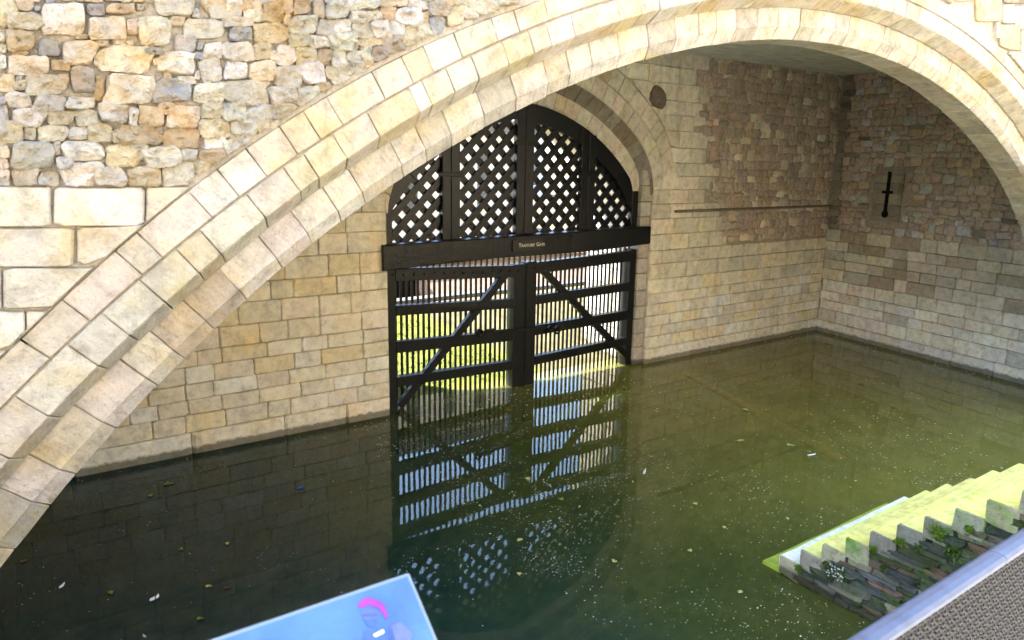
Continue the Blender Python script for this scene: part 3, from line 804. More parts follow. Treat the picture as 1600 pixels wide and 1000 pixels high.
def s_rub(u0, u1, z0, z1):
    V, F = stone_shape(outline_rubble(u0, u1, z0, z1, 9), U(0.02, 0.055), frS, 0.4, 0.25, deep=0.03)
    c = tuple(x * 1.75 for x in vary(PAL[random.choice('bbppgpp')], 0.16, 0.05))
    if srub[0] < 300 and u0 < 6.8 and (u1 - u0) > 0.22: mesh_obj('stone', V, F, M['dark_rubble'], side, cols1(V, c), smooth=True); srub[0] += 1
    else: sfill.add(V, F, c)
random.seed(41)
z = -0.25; row = 0
while z < 2.9:
    h = 0.6 if row == 0 else U(0.26, 0.37)
    u = U(0, 0.1)
    while u < SLEN:
        ww = U(0.38, 0.95) if row else U(0.8, 1.5)
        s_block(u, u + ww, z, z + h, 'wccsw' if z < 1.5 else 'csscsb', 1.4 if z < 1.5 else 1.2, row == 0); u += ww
    z += h; row += 1
while z < 7.7:
    h = U(0.11, 0.25); u = U(0, 0.1); 
    first = True
    while u < SLEN:
        if first or (R() < 0.05 and z < 6.6): ww = U(0.25, 0.5); e = s_block if s_keep(u, u + ww, z, z + h) else None
        else: ww = U(0.14, 0.44); e = s_rub if s_keep(u, u + ww, z, z + h) else None
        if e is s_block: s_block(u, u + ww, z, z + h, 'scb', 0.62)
        elif e: s_rub(u, u + ww, z + U(-0.05, 0.03), z + h + U(-0.03, 0.05))
        first = False; u += ww
    z += h
# surround of the arrow slit, whose shallow gap is darkened by flat black shapes
zz = [SLZ0 - 0.14, SLZ0 + 0.02]; 
while zz[-1] < SLZ1 + 0.02: zz.append(zz[-1] + U(0.2, 0.32))
for a, b in zip(zz[:-1], zz[1:]):
    if a < SLZ0 - 0.02 or b > SLZ1 + 0.03:
        s_block(SLU - 0.46, SLU + 0.44, a, b, 'cs', 0.62)
    else:
        g = 0.05
        if abs((a + b) / 2 - (SLZ0 + (SLZ1 - SLZ0) * 0.52)) < 0.13: g = 0.05
        s_block(SLU - 0.46, SLU - g, a, b, 'cs', 0.62); s_block(SLU + g, SLU + 0.44, a, b, 'cs', 0.62)
sfill.build('rubble_fill', M['dark_rubble'], side, smooth=True, stuff=True)
if sbf.V: sbf.build('block_fill', M['inner'], side, stuff=True)
mb = MB()
def slit_poly(pts, w0):
    n = len(pts); V = [frS(u, z_, w0) for u, z_ in pts] + [frS(u, z_, w0 + 0.02) for u, z_ in pts]
    F = [tuple(range(n, 2 * n))] + [(i, (i + 1) % n, (i + 1) % n + n, i + n) for i in range(n)]
    return V, F
zm = SLZ0 + (SLZ1 - SLZ0) * 0.54
mb.add(*slit_poly([(SLU - 0.05, SLZ0 + 0.1), (SLU + 0.05, SLZ0 + 0.1), (SLU + 0.05, SLZ1), (SLU - 0.05, SLZ1)], 0.022))
mb.add(*slit_poly([(SLU - 0.17, zm - 0.04), (SLU + 0.17, zm - 0.04), (SLU + 0.17, zm + 0.04), (SLU - 0.17, zm + 0.04)], 0.024))
mb.add(*slit_poly([(SLU + 0.10 * math.cos(t * 0.524), SLZ0 + 0.06 + 0.10 * math.sin(t * 0.524)) for t in range(12)], 0.026))
mb.build('arrow_slit_black', M['recess_shade'], side)  # black shapes paint the shade inside the slit

# left end wall (hardly seen), ceiling, tower roof
left = thing('end_wall', 'dim left-hand end wall of the basin behind the arch', 'wall', (-4.2, 9, 0))
V, F = box(-5.2, -4.2, 5.7, 12.82, -2.6, 16)
mesh_obj('mortar_bed', V, F, M['mortar'], left, cols1(V, MORT_IN))
lf = MB()
frL = lambda u, v, w_: (-4.2 + w_, u, v)
z = -0.2
while z < 7.4:
    h = U(0.3, 0.4); u = 5.75
    while u < 12.7:
        ww = U(0.45, 0.9); V, F = stone_shape(outline_block(u, min(u + ww, 12.75), z, z + h), 0.025, frL, 0.1, 0.07, 0.03); lf.add(V, F, tuple(x * 0.7 for x in vary(PAL['c']))); u += ww
    z += h
lf.build('block_fill', M['inner'], left, stuff=True)
struct('ceiling', *box(-4.3, 21.5, 5.70, 12.82, 7.55, 7.9), M['plaster'])
struct('tower_roof', *box(-9, 26, 5.0, 14.0, 16.0, 16.4), M['slate_roof'])

# ------------------------------------------------------------------ GATES
YB = 13.0
def make_leaf(label, x0, x1, rails, stile_w, brace, npal, mirrored):
    t = thing('gate_leaf', label, 'gate', ((x0 + x1) / 2, YB, 0), 'pair of black timber water gates')
    def rz(k, x): za, zb = rails[k]; return za + (zb - za) * (x - x0) / (x1 - x0)
    ws = stile_w
    for (a, b, top) in ((x0, x0 + ws[0], rz(0, x0) + 0.03), (x1 - ws[1], x1, rz(0, x1) + 0.03)):
        V, F = bevel_box((a + b) / 2, YB + 0.06, (top - 0.9) / 2, ((b - a) / 2, 0, 0), (0, 0.14, 0), (0, 0, (top + 0.9) / 2), 0.015)
        mesh_obj('stile', V, F, M['timber'], t)
    hts = [0.25, 0.20, 0.23, 0.20]
    for k in range(4):
        xa, xb = x0 + ws[0] - 0.01, x1 - ws[1] + 0.01; h = hts[k]
        V, F = beam((xa, YB + 0.0, rz(k, xa) - h / 2), (xb, YB + 0.0, rz(k, xb) - h / 2), h, 0.19, bev=0.012, jit=0.004)
        mesh_obj('rail', V, F, M['timber'], t)
    V, F = beam(*brace, 0.16, 0.12, bev=0.01); mesh_obj('brace', V, F, M['timber'], t)
    for i in range(npal):
        x = x0 + ws[0] + (x1 - x0 - ws[0] - ws[1]) * (i + 0.7) / (npal + 0.4)
        V, F = bevel_box(x, YB + 0.135, 0.9, (0.026, 0, 0), (0, 0.018, 0), (0, 0, rz(0, x) - 0.9 - 0.05), 0.006)
        V = [np.array(v) + np.array([U(-0.004, 0.004), 0, 0]) for v in V]
        mesh_obj('paling', V, F, M['timber'], t)
    nb = 14
    for i in range(nb):                                  # bolt heads along the top rail
        x = x0 + 0.2 + (x1 - x0 - 0.4) * i / (nb - 1)
        V, F = bevel_box(x, YB - 0.105, rz(0, x) - 0.12 + U(-0.01, 0.01), (0.022, 0, 0), (0, 0.016, 0), (0, 0, 0.022), 0.008)
        mesh_obj('bolt', V, F, M['iron'], t)
    return t
lg = make_leaf('left black timber gate leaf with brace rising towards the meeting stile', 6.10, 9.51, [(2.91, 2.746), (2.17, 2.005), (1.437, 1.298), (0.696, 0.61)], (0.26, 0.30),
          ((6.42, YB - 0.02, 0.05), (9.05, YB - 0.02, 2.62)), 22, False)
rg = make_leaf('right black timber gate leaf with brace falling away from the meeting stile', 9.56, 12.92, [(2.783, 2.892), (2.034, 2.113), (1.349, 1.415), (0.621, 0.728)], (0.27, 0.25),
          ((10.0, YB - 0.02, 2.62), (12.72, YB - 0.02, 0.25)), 22, True)
# iron bar and ring latch across the two leaves
lt = thing('gate_bar', 'dark iron locking bar with padlock loops across the two gate leaves', 'bolt', (9.5, YB - 0.15, 1.4))
A = on_y(745, 520, YB - 0.13); B = on_y(858, 512, YB - 0.13)
V, F = beam((A[0], YB - 0.135, A[2]), (B[0], YB - 0.135, B[2]), 0.075, 0.045, bev=0.01); mesh_obj('bar', V, F, M['iron'], lt)
for (px, py, rr) in ((748, 520, 0.075), (870, 515, 0.085), (858, 514, 0.06)):
    c = on_y(px, py, YB - 0.15); V, F = tube([(c[0] + rr * math.cos(a * 0.524), YB - 0.17, c[2] + rr * math.sin(a * 0.524)) for a in range(13)], 0.028, 6)
    mesh_obj('loop', V, F, M['iron'], lt)
V, F = bevel_box(A[0] + 0.35, YB - 0.14, A[2] - 0.01, (0.12, 0, 0), (0, 0.03, 0), (0, 0, 0.06), 0.01); mesh_obj('hasp', V, F, M['iron'], lt)
# hinge pin on the right pier
V, F = bevel_box(12.98, YB - 0.05, 2.52, (0.09, 0, 0), (0, 0.05, 0), (0, 0, 0.07), 0.01); mesh_obj('hinge', V, F, M['iron'], rg)

# ------------------------------------------------------------------ LINTEL BEAM AND PLAQUE
lb = thing('lintel_beam', 'massive black timber beam crossing the gate below the lattice', 'beam', (9.5, 12.75, 3.2))
yb_f = 12.66
zt = lambda x: 3.39 + (3.49 - 3.39) * (x - 6.0) / 7.05
zb_ = lambda x: 2.90 + 0.165 * ((x - 6.0) / 7.05) + 0.03 * math.sin((x - 6) * 0.9)
V = []; F = []; nn = 14
for i in range(nn + 1):
    x = 6.0 + 7.06 * i / nn; j = U(-0.006, 0.006)
    a, b = zb_(x), zt(x)
    V += [(x, yb_f + 0.02, a), (x, yb_f + j, a + 0.02), (x, yb_f + j, b - 0.02), (x, yb_f + 0.02, b), (x, yb_f + 0.32, b), (x, yb_f + 0.32, a)]
for i in range(nn):
    for k in range(6): a = i * 6 + k; b = i * 6 + (k + 1) % 6; F.append((a, a + 6, b + 6, b))
F.append(tuple(range(6))); F.append(tuple(range(nn * 6 + 5, nn * 6 - 1, -1)))
mesh_obj('beam_timber', V, F, M['timber'], lb)
for i in range(9):
    x = 9.3 + i * 0.42 + U(-0.05, 0.05); z_ = zt(x) - U(0.10, 0.16)
    V, F = bevel_box(x, yb_f - 0.008, z_, (0.018, 0, 0), (0, 0.014, 0), (0, 0, 0.018), 0.006); mesh_obj('bolt', V, F, M['iron'], lb)
pl = thing('name_plaque', "small bronze name plaque reading TRAITORS' GATE on the beam", 'sign', (0, 0, 0))
q0 = on_y(801, 367, yb_f - 0.02); q1 = on_y(847, 383, yb_f - 0.02); pc = ((q0[0] + q1[0]) / 2, yb_f - 0.02, 3.235)
pw, ph = (q1[0] - q0[0]) / 2, 0.118
pl.location = pc
V, F = bevel_box(*pc, (pw, 0, 0.008), (0, 0.016, 0), (0, 0, ph), 0.008); mesh_obj('plate', V, F, M['plaque'], pl)
def text_mesh(name, body, size, loc, mat, parent):
    cu = bpy.data.curves.new(name, 'FONT'); cu.body = body; cu.size = size; cu.extrude = 0.002
    cu.align_x = 'LEFT'; cu.align_y = 'BOTTOM_BASELINE'
    to = bpy.data.objects.new(name, cu); COL.objects.link(to)
    dg = bpy.context.evaluated_depsgraph_get(); me = bpy.data.meshes.new_from_object(to.evaluated_get(dg))
    bpy.data.objects.remove(to); me.materials.clear(); me.materials.append(mat)
    xs_ = [v.co.x for v in me.vertices]
    o = bpy.data.objects.new(name, me); COL.objects.link(o); o.parent = parent
    o.location = Vector(loc) - parent.location; o.rotation_euler = (math.pi / 2, 0, 0)
    return o, max(xs_)
# small capitals: larger initials
x = pc[0] - 0.245
for body, size in (('T', 0.115), ("RAITORS'", 0.085), (' ', 0.05), ('G', 0.115), ('ATE', 0.085)):
    if body == ' ': x += 0.035; continue
    o, wd = text_mesh('lettering', body, size, (x, yb_f - 0.0385, pc[2] - 0.038), M['lettering'], pl); x += wd + 0.006
s_ = 0.0

# ------------------------------------------------------------------ PORTCULLIS
pt = thing('portcullis', 'black timber portcullis of diagonal lattice filling the arched head of the gate', 'portcullis', (GX, YB + 0.05, 3.4))
YP = YB + 0.06
def in_arch(x, z, r): return z < gz(x, r)
def clip_seg(p, q, test, n=240):
    best = None; cur = None; p = np.array(p); q = np.array(q)
    for i in range(n + 1):
        c = p + (q - p) * i / n
        if test(c[0], c[1]):
            cur = (cur[0], c) if cur else (c, c)
        else:
            if cur and (best is None or np.linalg.norm(cur[1] - cur[0]) > np.linalg.norm(best[1] - best[0])): best = cur
            cur = None
    if cur and (best is None or np.linalg.norm(cur[1] - cur[0]) > np.linalg.norm(best[1] - best[0])): best = cur
    return best
ZB = 3.36
panels = [(6.32, 7.46), (7.84, 9.27), (9.69, 11.08), (11.45, 12.72)]
for pi_, (xa, xb) in enumerate(panels):
    test = lambda x, z: xa - 0.03 <= x <= xb + 0.03 and ZB <= z and in_arch(x, z, 4.40)
    for s in (1, -1):
        for k in range(-40, 60):
            c = k * 0.375 + (0.10 if s > 0 else 0.29)
            # line: z = ZB + s*(x - xa) + c
            p = (xa - 1, ZB + s * (-1) + c); q = (xb + 1, ZB + s * (xb - xa + 1) + c)
            sg = clip_seg(p, q, test)
            if sg is None or np.linalg.norm(sg[1] - sg[0]) < 0.12: continue
            y = YP + (0.0 if s > 0 else 0.05)
            V, F = beam((sg[0][0], y, sg[0][1]), (sg[1][0], y, sg[1][1]), 0.140, 0.05, bev=0.006)
            mesh_obj('lattice_bar', V, F, M['timber'], pt)
for xa, xb, top in ((6.10, 6.34, 0), (7.44, 7.64, 0), (7.65, 7.86, 0), (9.25, 9.47, 0), (9.48, 9.71, 0), (11.06, 11.26, 0), (11.27, 11.47, 0), (12.68, 12.90, 0)):
    xm = (xa + xb) / 2; zt_ = max(3.6, gz(xm, 4.62))
    V, F = bevel_box(xm, YP - 0.03, (ZB + zt_) / 2, ((xb - xa) / 2 - 0.003, 0, 0), (0, 0.07 + U(-0.01, 0.01), 0), (0, 0, (zt_ - ZB) / 2), 0.01, 0.003)
    mesh_obj('post', V, F, M['timber'], pt)
for xm, zz_ in ((9.48, 5.35), (7.65, 4.7), (11.26, 4.7)):
    V, F = bevel_box(xm, YP - 0.11, zz_, (0.30, 0, 0), (0, 0.02, 0), (0, 0, 0.04), 0.008); mesh_obj('strap', V, F, M['iron'], pt)
for side_ in (1, -1):                                     # curved head boards
    cx = GX - side_ * (GX - ACX); a0 = math.asin((3.5 - ACZ) / 4.64); a1 = math.acos((GX - ACX) / 4.64)
    for seg in range(3):
        s0 = a0 + (a1 - a0) * seg / 3 + 0.002; s1 = a0 + (a1 - a0) * (seg + 1) / 3 - 0.002; V = []; F = []
        for i in range(7):
            th = s0 + (s1 - s0) * i / 6
            wi = 0.36 if side_ > 0 else 0.30
            for r, y in ((4.64, YP - 0.09), (4.64 - wi, YP - 0.09), (4.64 - wi, YP + 0.07), (4.64, YP + 0.07)):
                V.append((cx + side_ * r * math.cos(th), y, ACZ + r * math.sin(th)))
        for i in range(6):
            for k in range(4): a = i * 4 + k; b = i * 4 + (k + 1) % 4; F.append((a, b, b + 4, a + 4))
        F += [(0, 1, 2, 3), (27, 26, 25, 24)]
        mesh_obj('head_board', V, F, M['timber'], pt)
nt_ = 46
for i in range(nt_):                                      # pointed bar ends below the beam
    x = 6.3 + 6.5 * i / (nt_ - 1); zl_ = 2.70 + 0.13 * (x - 6) / 7 + U(-0.015, 0.015)
    V, F = bevel_box(x, YP + 0.05, (3.3 + zl_) / 2, (0.032, 0, 0), (0, 0.025, 0), (0, 0, (3.3 - zl_) / 2), 0.006)
    V = [np.array(v) for v in V]
    for v in V:
        if v[2] < zl_ + 0.02: v[0] = x + (v[0] - x) * 0.45
    mesh_obj('tooth', V, F, M['timber'], pt)

# ------------------------------------------------------------------ STAIR
st = thing('stone_stair', 'algae-yellowed flight of stone steps climbing out of the water', 'stairs', (7.62, 5.1, 0))
SX0, SX1 = 7.62, 10.58
steps = [(5.11, 0.05)] + [(4.845 - 0.268 * i, 0.258 + 0.2025 * i) for i in range(15)]
random.seed(51)
TOPC = [(0.34, 0.42, 0.05), (0.78, 0.74, 0.60)] + [(0.74, 0.68, 0.20)] * 20
for i, (yn, zt_) in enumerate(steps):
    y_in = yn - 0.272; z_lo = zt_ - (0.21 if i else 0.35)
    V = []; F = []; nn = 9
    prof = [(yn + 0.0, z_lo), (yn + 0.004, zt_ - 0.025), (yn - 0.012, zt_ - 0.004), (yn - 0.04, zt_), (yn - 0.18, zt_ - 0.006), (y_in, zt_), (y_in, z_lo)]
    jy = U(-0.012, 0.012); dx = U(-0.012, 0.012)
    for k in range(nn + 1):
        x = SX0 + dx + (SX1 - SX0) * k / nn; wr = -0.012 * math.sin(math.pi * k / nn)
        for a, (y, z_) in enumerate(prof):
            e = U(-0.006, 0.006) if a in (1, 2, 3, 4) else 0
            V.append((x, y + jy + e, z_ + (wr + e * 0.6 if a in (2, 3, 4) else 0)))
    m_ = len(prof)
    for k in range(nn):
        for a in range(m_): b = (a + 1) % m_; F.append((k * m_ + a, (k + 1) * m_ + a, (k + 1) * m_ + b, k * m_ + b))
    F += [tuple(range(m_ - 1, -1, -1)), tuple(range(nn * m_, nn * m_ + m_))]
    c = vary(TOPC[i], 0.08, 0.04)
    mesh_obj('step', V, F, M['step'], st, cols1(V, c))
    # end stone of the step, grey
    if i:
        frE = lambda u, v, w_: (SX0 - w_, u, v)
        poly = [(y_in - 0.01, z_lo - 0.06), (yn + 0.01, z_lo - 0.03), (yn + 0.012, zt_ - 0.02), (yn - 0.01, zt_ - 0.006), (y_in, zt_ - 0.012)]
        poly = [(a + U(-0.01, 0.01), b + U(-0.006, 0.004)) for a, b in poly]
        V, F = stone_shape(poly, 0.022, frE, 0.2, 0.06, 0.02)
        mesh_obj('end_stone', V, F, M['slate'], st, cols1(V, vary(random.choice([(0.33, 0.31, 0.22), (0.25, 0.24, 0.18), (0.37, 0.34, 0.22)]), 0.1)))
# side masonry below the steps
V = [(SX0 + 0.02, 5.10, -2.4), (SX0 + 0.02, 5.10, -0.30), (SX0 + 0.02, 0.62, 2.95), (SX0 + 0.02, 0.62, -2.4),
     (SX1 - 0.02, 5.10, -2.4), (SX1 - 0.02, 5.10, -0.30), (SX1 - 0.02, 0.62, 2.95), (SX1 - 0.02, 0.62, -2.4)]
mesh_obj('masonry_core', V, [(0, 1, 2, 3), (4, 7, 6, 5), (0, 4, 5, 1), (1, 5, 6, 2)], M['slate'], st, cols1(V, (0.09, 0.09, 0.06)))
frE = lambda u, v, w_: (SX0 - w_, u, v)
z = -0.14; ns = 0
while z < 2.6:
    h = U(0.04, 0.10); ymax = 5.06 - max(0, (z + h + 0.16)) * 1.323
    y = ymax
    while y > 0.8:
        ww = U(0.15, 0.48)
        poly = outline_rubble(y - ww, y, z, z + h, 9, rot=U(-0.04, 0.04), e=7)
        V, F = stone_shape(poly, U(0.008, 0.045), frE, 0.5, 0.12, 0.03)
        c = vary(random.choice([(0.13, 0.125, 0.09), (0.06, 0.07, 0.055), (0.22, 0.20, 0.14), (0.08, 0.10, 0.04), (0.15, 0.10, 0.07), (0.10, 0.105, 0.095), (0.07, 0.085, 0.04)]), 0.2, 0.04)
        if y > 1.6 and ns < 300: mesh_obj('side_stone', V, F, M['slate'], st, cols1(V, c), smooth=False); ns += 1
        y -= ww
    z += h

# moss and small plants rooted in the stair's side
def moss_patch(px, py, s, name, label, seed):
    random.seed(seed); P = on_x(px, py, SX0 - 0.03); mb = MB()
    for _ in range(130):
        a = U(0, 6.28); r = s * math.sqrt(R()) * U(0.5, 1); c = np.array([P[0] - U(0.0, 0.03), P[1] + r * math.cos(a), P[2] + r * math.sin(a) * 0.8]); k = U(0.010, 0.026)
        v = [c + np.array([U(-1, 0.3), U(-1, 1), U(-1, 1)]) * k for _ in range(4)]
        mb.add(v, [(0, 1, 2), (0, 2, 3), (0, 3, 1)])
    o = mb.build(name, M['moss']); tag(o, label, 'moss'); return o
moss_patch(1469, 833, 0.13, 'moss_patch', 'largest bright moss patch spread over an end stone halfway up the stair', 1)
moss_patch(1407, 846, 0.07, 'moss_patch', 'narrow moss streak in the joint between two stair end stones', 2)
moss_patch(1516, 826, 0.05, 'moss_patch', 'small faint moss patch on an upper stair end stone near the handrail', 3)
moss_patch(1250, 887, 0.06, 'moss_patch', 'dark moss at the foot of the stair beside the waterline', 4)
moss_patch(1366, 857, 0.045, 'moss_patch', 'little moss tuft under the fifth stair end stone', 5)
def plant(px, py, s, n, label, flowers, seed):
    random.seed(seed); P = on_x(px, py, SX0 - 0.04)
    t = thing('wall_plant', label, 'plant', tuple(P), 'small plants rooted in the stair wall'); mb = MB(); fb = MB()
    for _ in range(n):
        d = np.array([-U(0.1, 1), U(-1, 1), U(-0.7, 1)]); d /= np.linalg.norm(d); L = s * U(0.5, 1.2)
        side_ = np.cross(d, [0.3, 0.5, 0.8]); side_ /= np.linalg.norm(side_); b = P + np.array([0, U(-s, s) * 0.6, U(-s, s) * 0.5])
        tip = b + d * L; mid = b + d * L * 0.5 + np.array([0, 0, 0.01]); k = L * 0.22
        mb.add([b, mid + side_ * k, tip - np.array([0, 0, 0.012]), mid - side_ * k], [(0, 1, 2), (0, 2, 3)])
        if flowers and R() < 0.4:
            for j in range(4): a = j * 1.57; fb.add([tip, tip + np.array([-0.004, 0.012 * math.cos(a), 0.012 * math.sin(a)]), tip + np.array([-0.004, 0.012 * math.cos(a + 1), 0.012 * math.sin(a + 1)])], [(0, 1, 2)])
    mb.build('foliage', M['fern'], t)
    if flowers: fb.build('flowers', M['petal'], t)
plant(1310, 893, 0.10, 90, 'white-flowered plant clump on the lower stair wall', True, 61)
plant(1295, 884, 0.07, 60, 'dark green trailing plant beside the white-flowered clump', False, 62)
plant(1489, 862, 0.085, 70, 'pale fern clump on the stair wall just above the handrail', False, 63)
plant(1436, 856, 0.05, 40, 'tiny fern in the course below the large moss patch', False, 64)
plant(1382, 886, 0.05, 40, 'small green sprig low in the middle of the stair wall', False, 65)

# ------------------------------------------------------------------ SUNKEN AND FLOATING THINGS
random.seed(71)
a = on_z(1075, 585, -0.10); b = on_z(1315, 722, -0.10)
V, F = beam((a[0], a[1], -0.09), (b[0], b[1], -0.055), 0.24, 0.08, nrm=(0, 0, 1), bev=0.03)
tag(mesh_obj('sunken_timber', V, F, M['sunk']), 'long brown timber lying just under the water right of the gate', 'timber')
def sunken(px, py, r, label, seed):
    random.seed(seed); c = on_z(px, py, -0.1); V = [(c[0], c[1], -0.07)]; F = []
    for k, (s, z_) in enumerate(((0.5, -0.08), (0.85, -0.13), (1.0, -0.3))):
        for i in range(10): t = i * 0.628; rr = r * s * (1 + U(-0.15, 0.15)); V.append((c[0] + rr * math.cos(t), c[1] + rr * math.sin(t) * 0.8, z_))
    for i in range(10):
        j = (i + 1) % 10; F += [(0, 1 + i, 1 + j), (1 + i, 11 + i, 11 + j, 1 + j), (11 + i, 21 + i, 21 + j, 11 + j)]
    tag(mesh_obj('sunken_stone', V, F, M['sunk'], smooth=True), label, 'stone')
sunken(1205, 714, 0.20, 'round brown stone just under the water beside the sunken timber', 1)
sunken(1070, 655, 0.24, 'broad brown stone under the water near the right gate pier', 2)

def in_water(x, y):
    return 0.9 < y < 13.0 and not (SX0 - 0.1 < x < SX1 + 0.05 and y < 5.2)
random.seed(81)
mb = MB(); cnt = 0
def speck(x, y, s):
    n = random.choice((3, 4, 5)); ph = U(0, 6.28); el = U(0.4, 1)
    V = [(x + s * math.cos(ph + k * 6.283 / n) * U(0.6, 1.1), y + s * el * math.sin(ph + k * 6.283 / n) * U(0.6, 1.1), 0.004 + U(0, 0.002)) for k in range(n)]
    mb.add(V, [tuple(range(n))])
for _ in range(24000):
    px, py = U(-20, 1620), U(520, 1010); P = on_z(px, py)
    x, y = P[0], P[1]
    if not in_water(x, y): continue
    if y > 12.6 and not (6.3 < x < 12.9): continue
    dens = 0.28 + 0.55 * max(0, mnoise.noise((x * 0.5, y * 0.5, 1.7)) + 0.1)
    if x < 5: dens *= 0.16
    if 610 < px < 990 and 600 < py < 900: dens += 0.55
    cl = mnoise.noise((x * 1.3, y * 1.3, 7.7)) + 0.5 * mnoise.noise((x * 3.7, y * 3.7, 2.2)); dens *= max(0.15, 0.75 + 1.5 * cl)
    if y > 12.45 and (x < 6.1 or x > 13.2): dens += 0.5
    if x > 19.2: dens += 0.3
    if R() > dens: continue
    if x < 5 and mnoise.noise((x, y, 4)) < -0.1: continue
    dist = math.hypot(x, y); speck(x, y, dist * U(0.0006, 0.0014) * (1.6 if R() < 0.06 else 1)); cnt += 1
o = mb.build('floating_scum', M['scum']); o['kind'] = 'stuff'

def leaf(px, py, s, mat, label, cat='leaf', group='fallen leaves on the water', name='floating_leaf'):
    P = on_z(px, py); rot = U(0, 6.28); V = [(0, 0, 0.002)]; n = 11
    for i in range(n):
        t = 2 * math.pi * i / n; r = s * (0.55 + 0.45 * abs(math.cos(1.5 * t))) * U(0.8, 1.15); V.append((r * math.cos(t), r * math.sin(t) * 0.7, U(0.004, 0.016)))
    F = [(0, 1 + i, 1 + (i + 1) % n) for i in range(n)]
    c, s_ = math.cos(rot), math.sin(rot)
    V = [(P[0] + v[0] * c - v[1] * s_, P[1] + v[0] * s_ + v[1] * c, 0.006 + v[2]) for v in V]
    return tag(mesh_obj(name, V, F, mat), label, cat, group)
LE = [(283, 859, 'g', 'green leaf on dark water below the foot of the left arch'), (355, 850, 'y', 'yellow-green leaf on dark water between the left wall and the blue panel'), (174, 927, 'g', 'lime leaf lying near the white feather at lower left'),
      (313, 968, 'g', 'bright green leaf just above the left end of the blue panel'), (326, 917, 'y', 'pale curled leaf above the blue panel top edge'), (355, 919, 'b', 'brown leaf close above the blue panel edge'),
      (37, 878, 'b', 'reddish brown leaf below the left springing of the arch'), (263, 757, 'g', 'green leaf near the left wall base, nearest the wall'), (235, 775, 'g', 'dull green leaf a little left of the one nearest the wall'),
      (877, 781, 'g', 'lime green leaf right of the gate reflection'), (811, 898, 'y', 'yellow leaf in the lattice reflection at lower centre'), (812, 845, 'y', 'pale leaf at the foot of the small lattice reflection'),
      (825, 749, 'y', 'pale leaf in the dark reflection of the gate posts'), (1165, 641, 'y', 'yellow leaf beside the sunken timber'), (1157, 689, 'y', 'cream leaf left of the sunken round stone'),
      (1078, 861, 'y', 'tan maple leaf on green water left of the stair foot'), (1140, 716, 'b', 'orange leaf on the water left of the sunken round stone'), (1234, 696, 'y', 'long tan leaf right of the sunken timber'),
      (960, 878, 'y', 'small tan leaf on the water in front of the gate reflection'), (965, 808, 'b', 'small orange leaf right of the dark gate reflection'), (1346, 600, 'g', 'lime leaf far out near the side wall'),
      (1132, 825, 'y', 'yellow leaf pair midway between gate and stair'), (1087, 788, 'y', 'pale leaf on open green water at centre right'), (1157, 926, 'y', 'cream leaf in the near water left of the stair foot'), (1349, 955, 'b', 'orange leaf against the lower stair wall'), (1360, 922, 'y', 'yellow leaf caught on the stair wall')]
random.seed(91)
for px, py, k, lab in LE[:-2]:
    P = on_z(px, py); leaf(px, py, math.hypot(P[0], P[1]) * U(0.0042, 0.0068), M[{'g': 'leaf_green', 'y': 'leaf_yellow', 'b': 'leaf_brown'}[k]], lab)
def feather(px, py, L, wd, ang, mat, label, name='floating_feather', cat='feather'):
    P = on_z(px, py); V = []; F = []; n = 7
    for i in range(n + 1):
        f = i / n; w_ = wd * math.sin(math.pi * min(1, f * 0.9 + 0.08)) * U(0.8, 1.2); x = L * (f - 0.5)
        for s in (-1, 0, 1): V.append((P[0] + x * math.cos(ang) - s * w_ * math.sin(ang), P[1] + x * math.sin(ang) + s * w_ * math.cos(ang), 0.012 + 0.014 * (s == 0) + 0.01 * f))
    for i in range(n):
        for k in range(2): a = i * 3 + k; F.append((a, a + 3, a + 4, a + 1))
    tag(mesh_obj(name, V, F, mat), label, cat)
feather(97, 917, 0.10, 0.022, 0.9, M['feather'], 'single white feather on dark water at lower left')
feather(238, 938, 0.07, 0.03, 0.6, M['feather'], 'ragged grey-white feather, right one of the tangled pair')
feather(246, 934, 0.08, 0.018, 1.1, M['feather'], 'slim grey-white feather, upper one of the tangled pair')
feather(226, 996, 0.06, 0.012, 2.0, M['feather'], 'small white feather at the bottom edge of the picture')
feather(1007, 738, 0.24, 0.016, 0.6, M['feather'], 'thin white stick-like feather right of the gate reflection')
feather(1268, 712, 0.16, 0.02, -0.4, M['feather'], 'white sliver of feather right of the sunken round stone')
feather(470, 763, 0.12, 0.03, 0.2, M['litter'], 'scrap of blue plastic floating before the left wall', 'plastic_scrap', 'litter')

# ------------------------------------------------------------------ OUTSIDE, beyond the gate
struct('grass_bank', [(-12, 14.9, -0.6), (6.0, 14.9, -0.6), (6.3, 13.3, -0.12), (10.6, 13.3, -0.12), (9.2, 17.6, 1.0), (-12, 17.6, 1.0), (-12, 14.9, 0.3), (6.0, 14.9, 0.3), (10.55, 13.6, 0.03), (6.3, 13.6, 0.03)],
       [(2, 3, 8, 9), (9, 8, 4, 7), (7, 4, 5, 6), (0, 1, 7, 6)], M['soil'])
struct('slipway', [(10.6, 13.3, -0.12), (13.0, 13.3, -0.12), (13.0, 13.6, 0.03), (10.55, 13.6, 0.03), (13.0, 14.9, 0.36), (30, 14.9, 0.36), (30, 17.6, 1.0), (9.2, 17.6, 1.0)],
       [(0, 1, 2, 3), (3, 2, 4, 7), (4, 5, 6, 7)], M['dry_bank'])
struct('path', [(-14, 17.6, 1.004), (40, 17.6, 1.004), (40, 19.1, 1.004), (-14, 19.1, 1.004)], [(0, 1, 2, 3)], M['gravel'])
random.seed(101)
mb = MB()
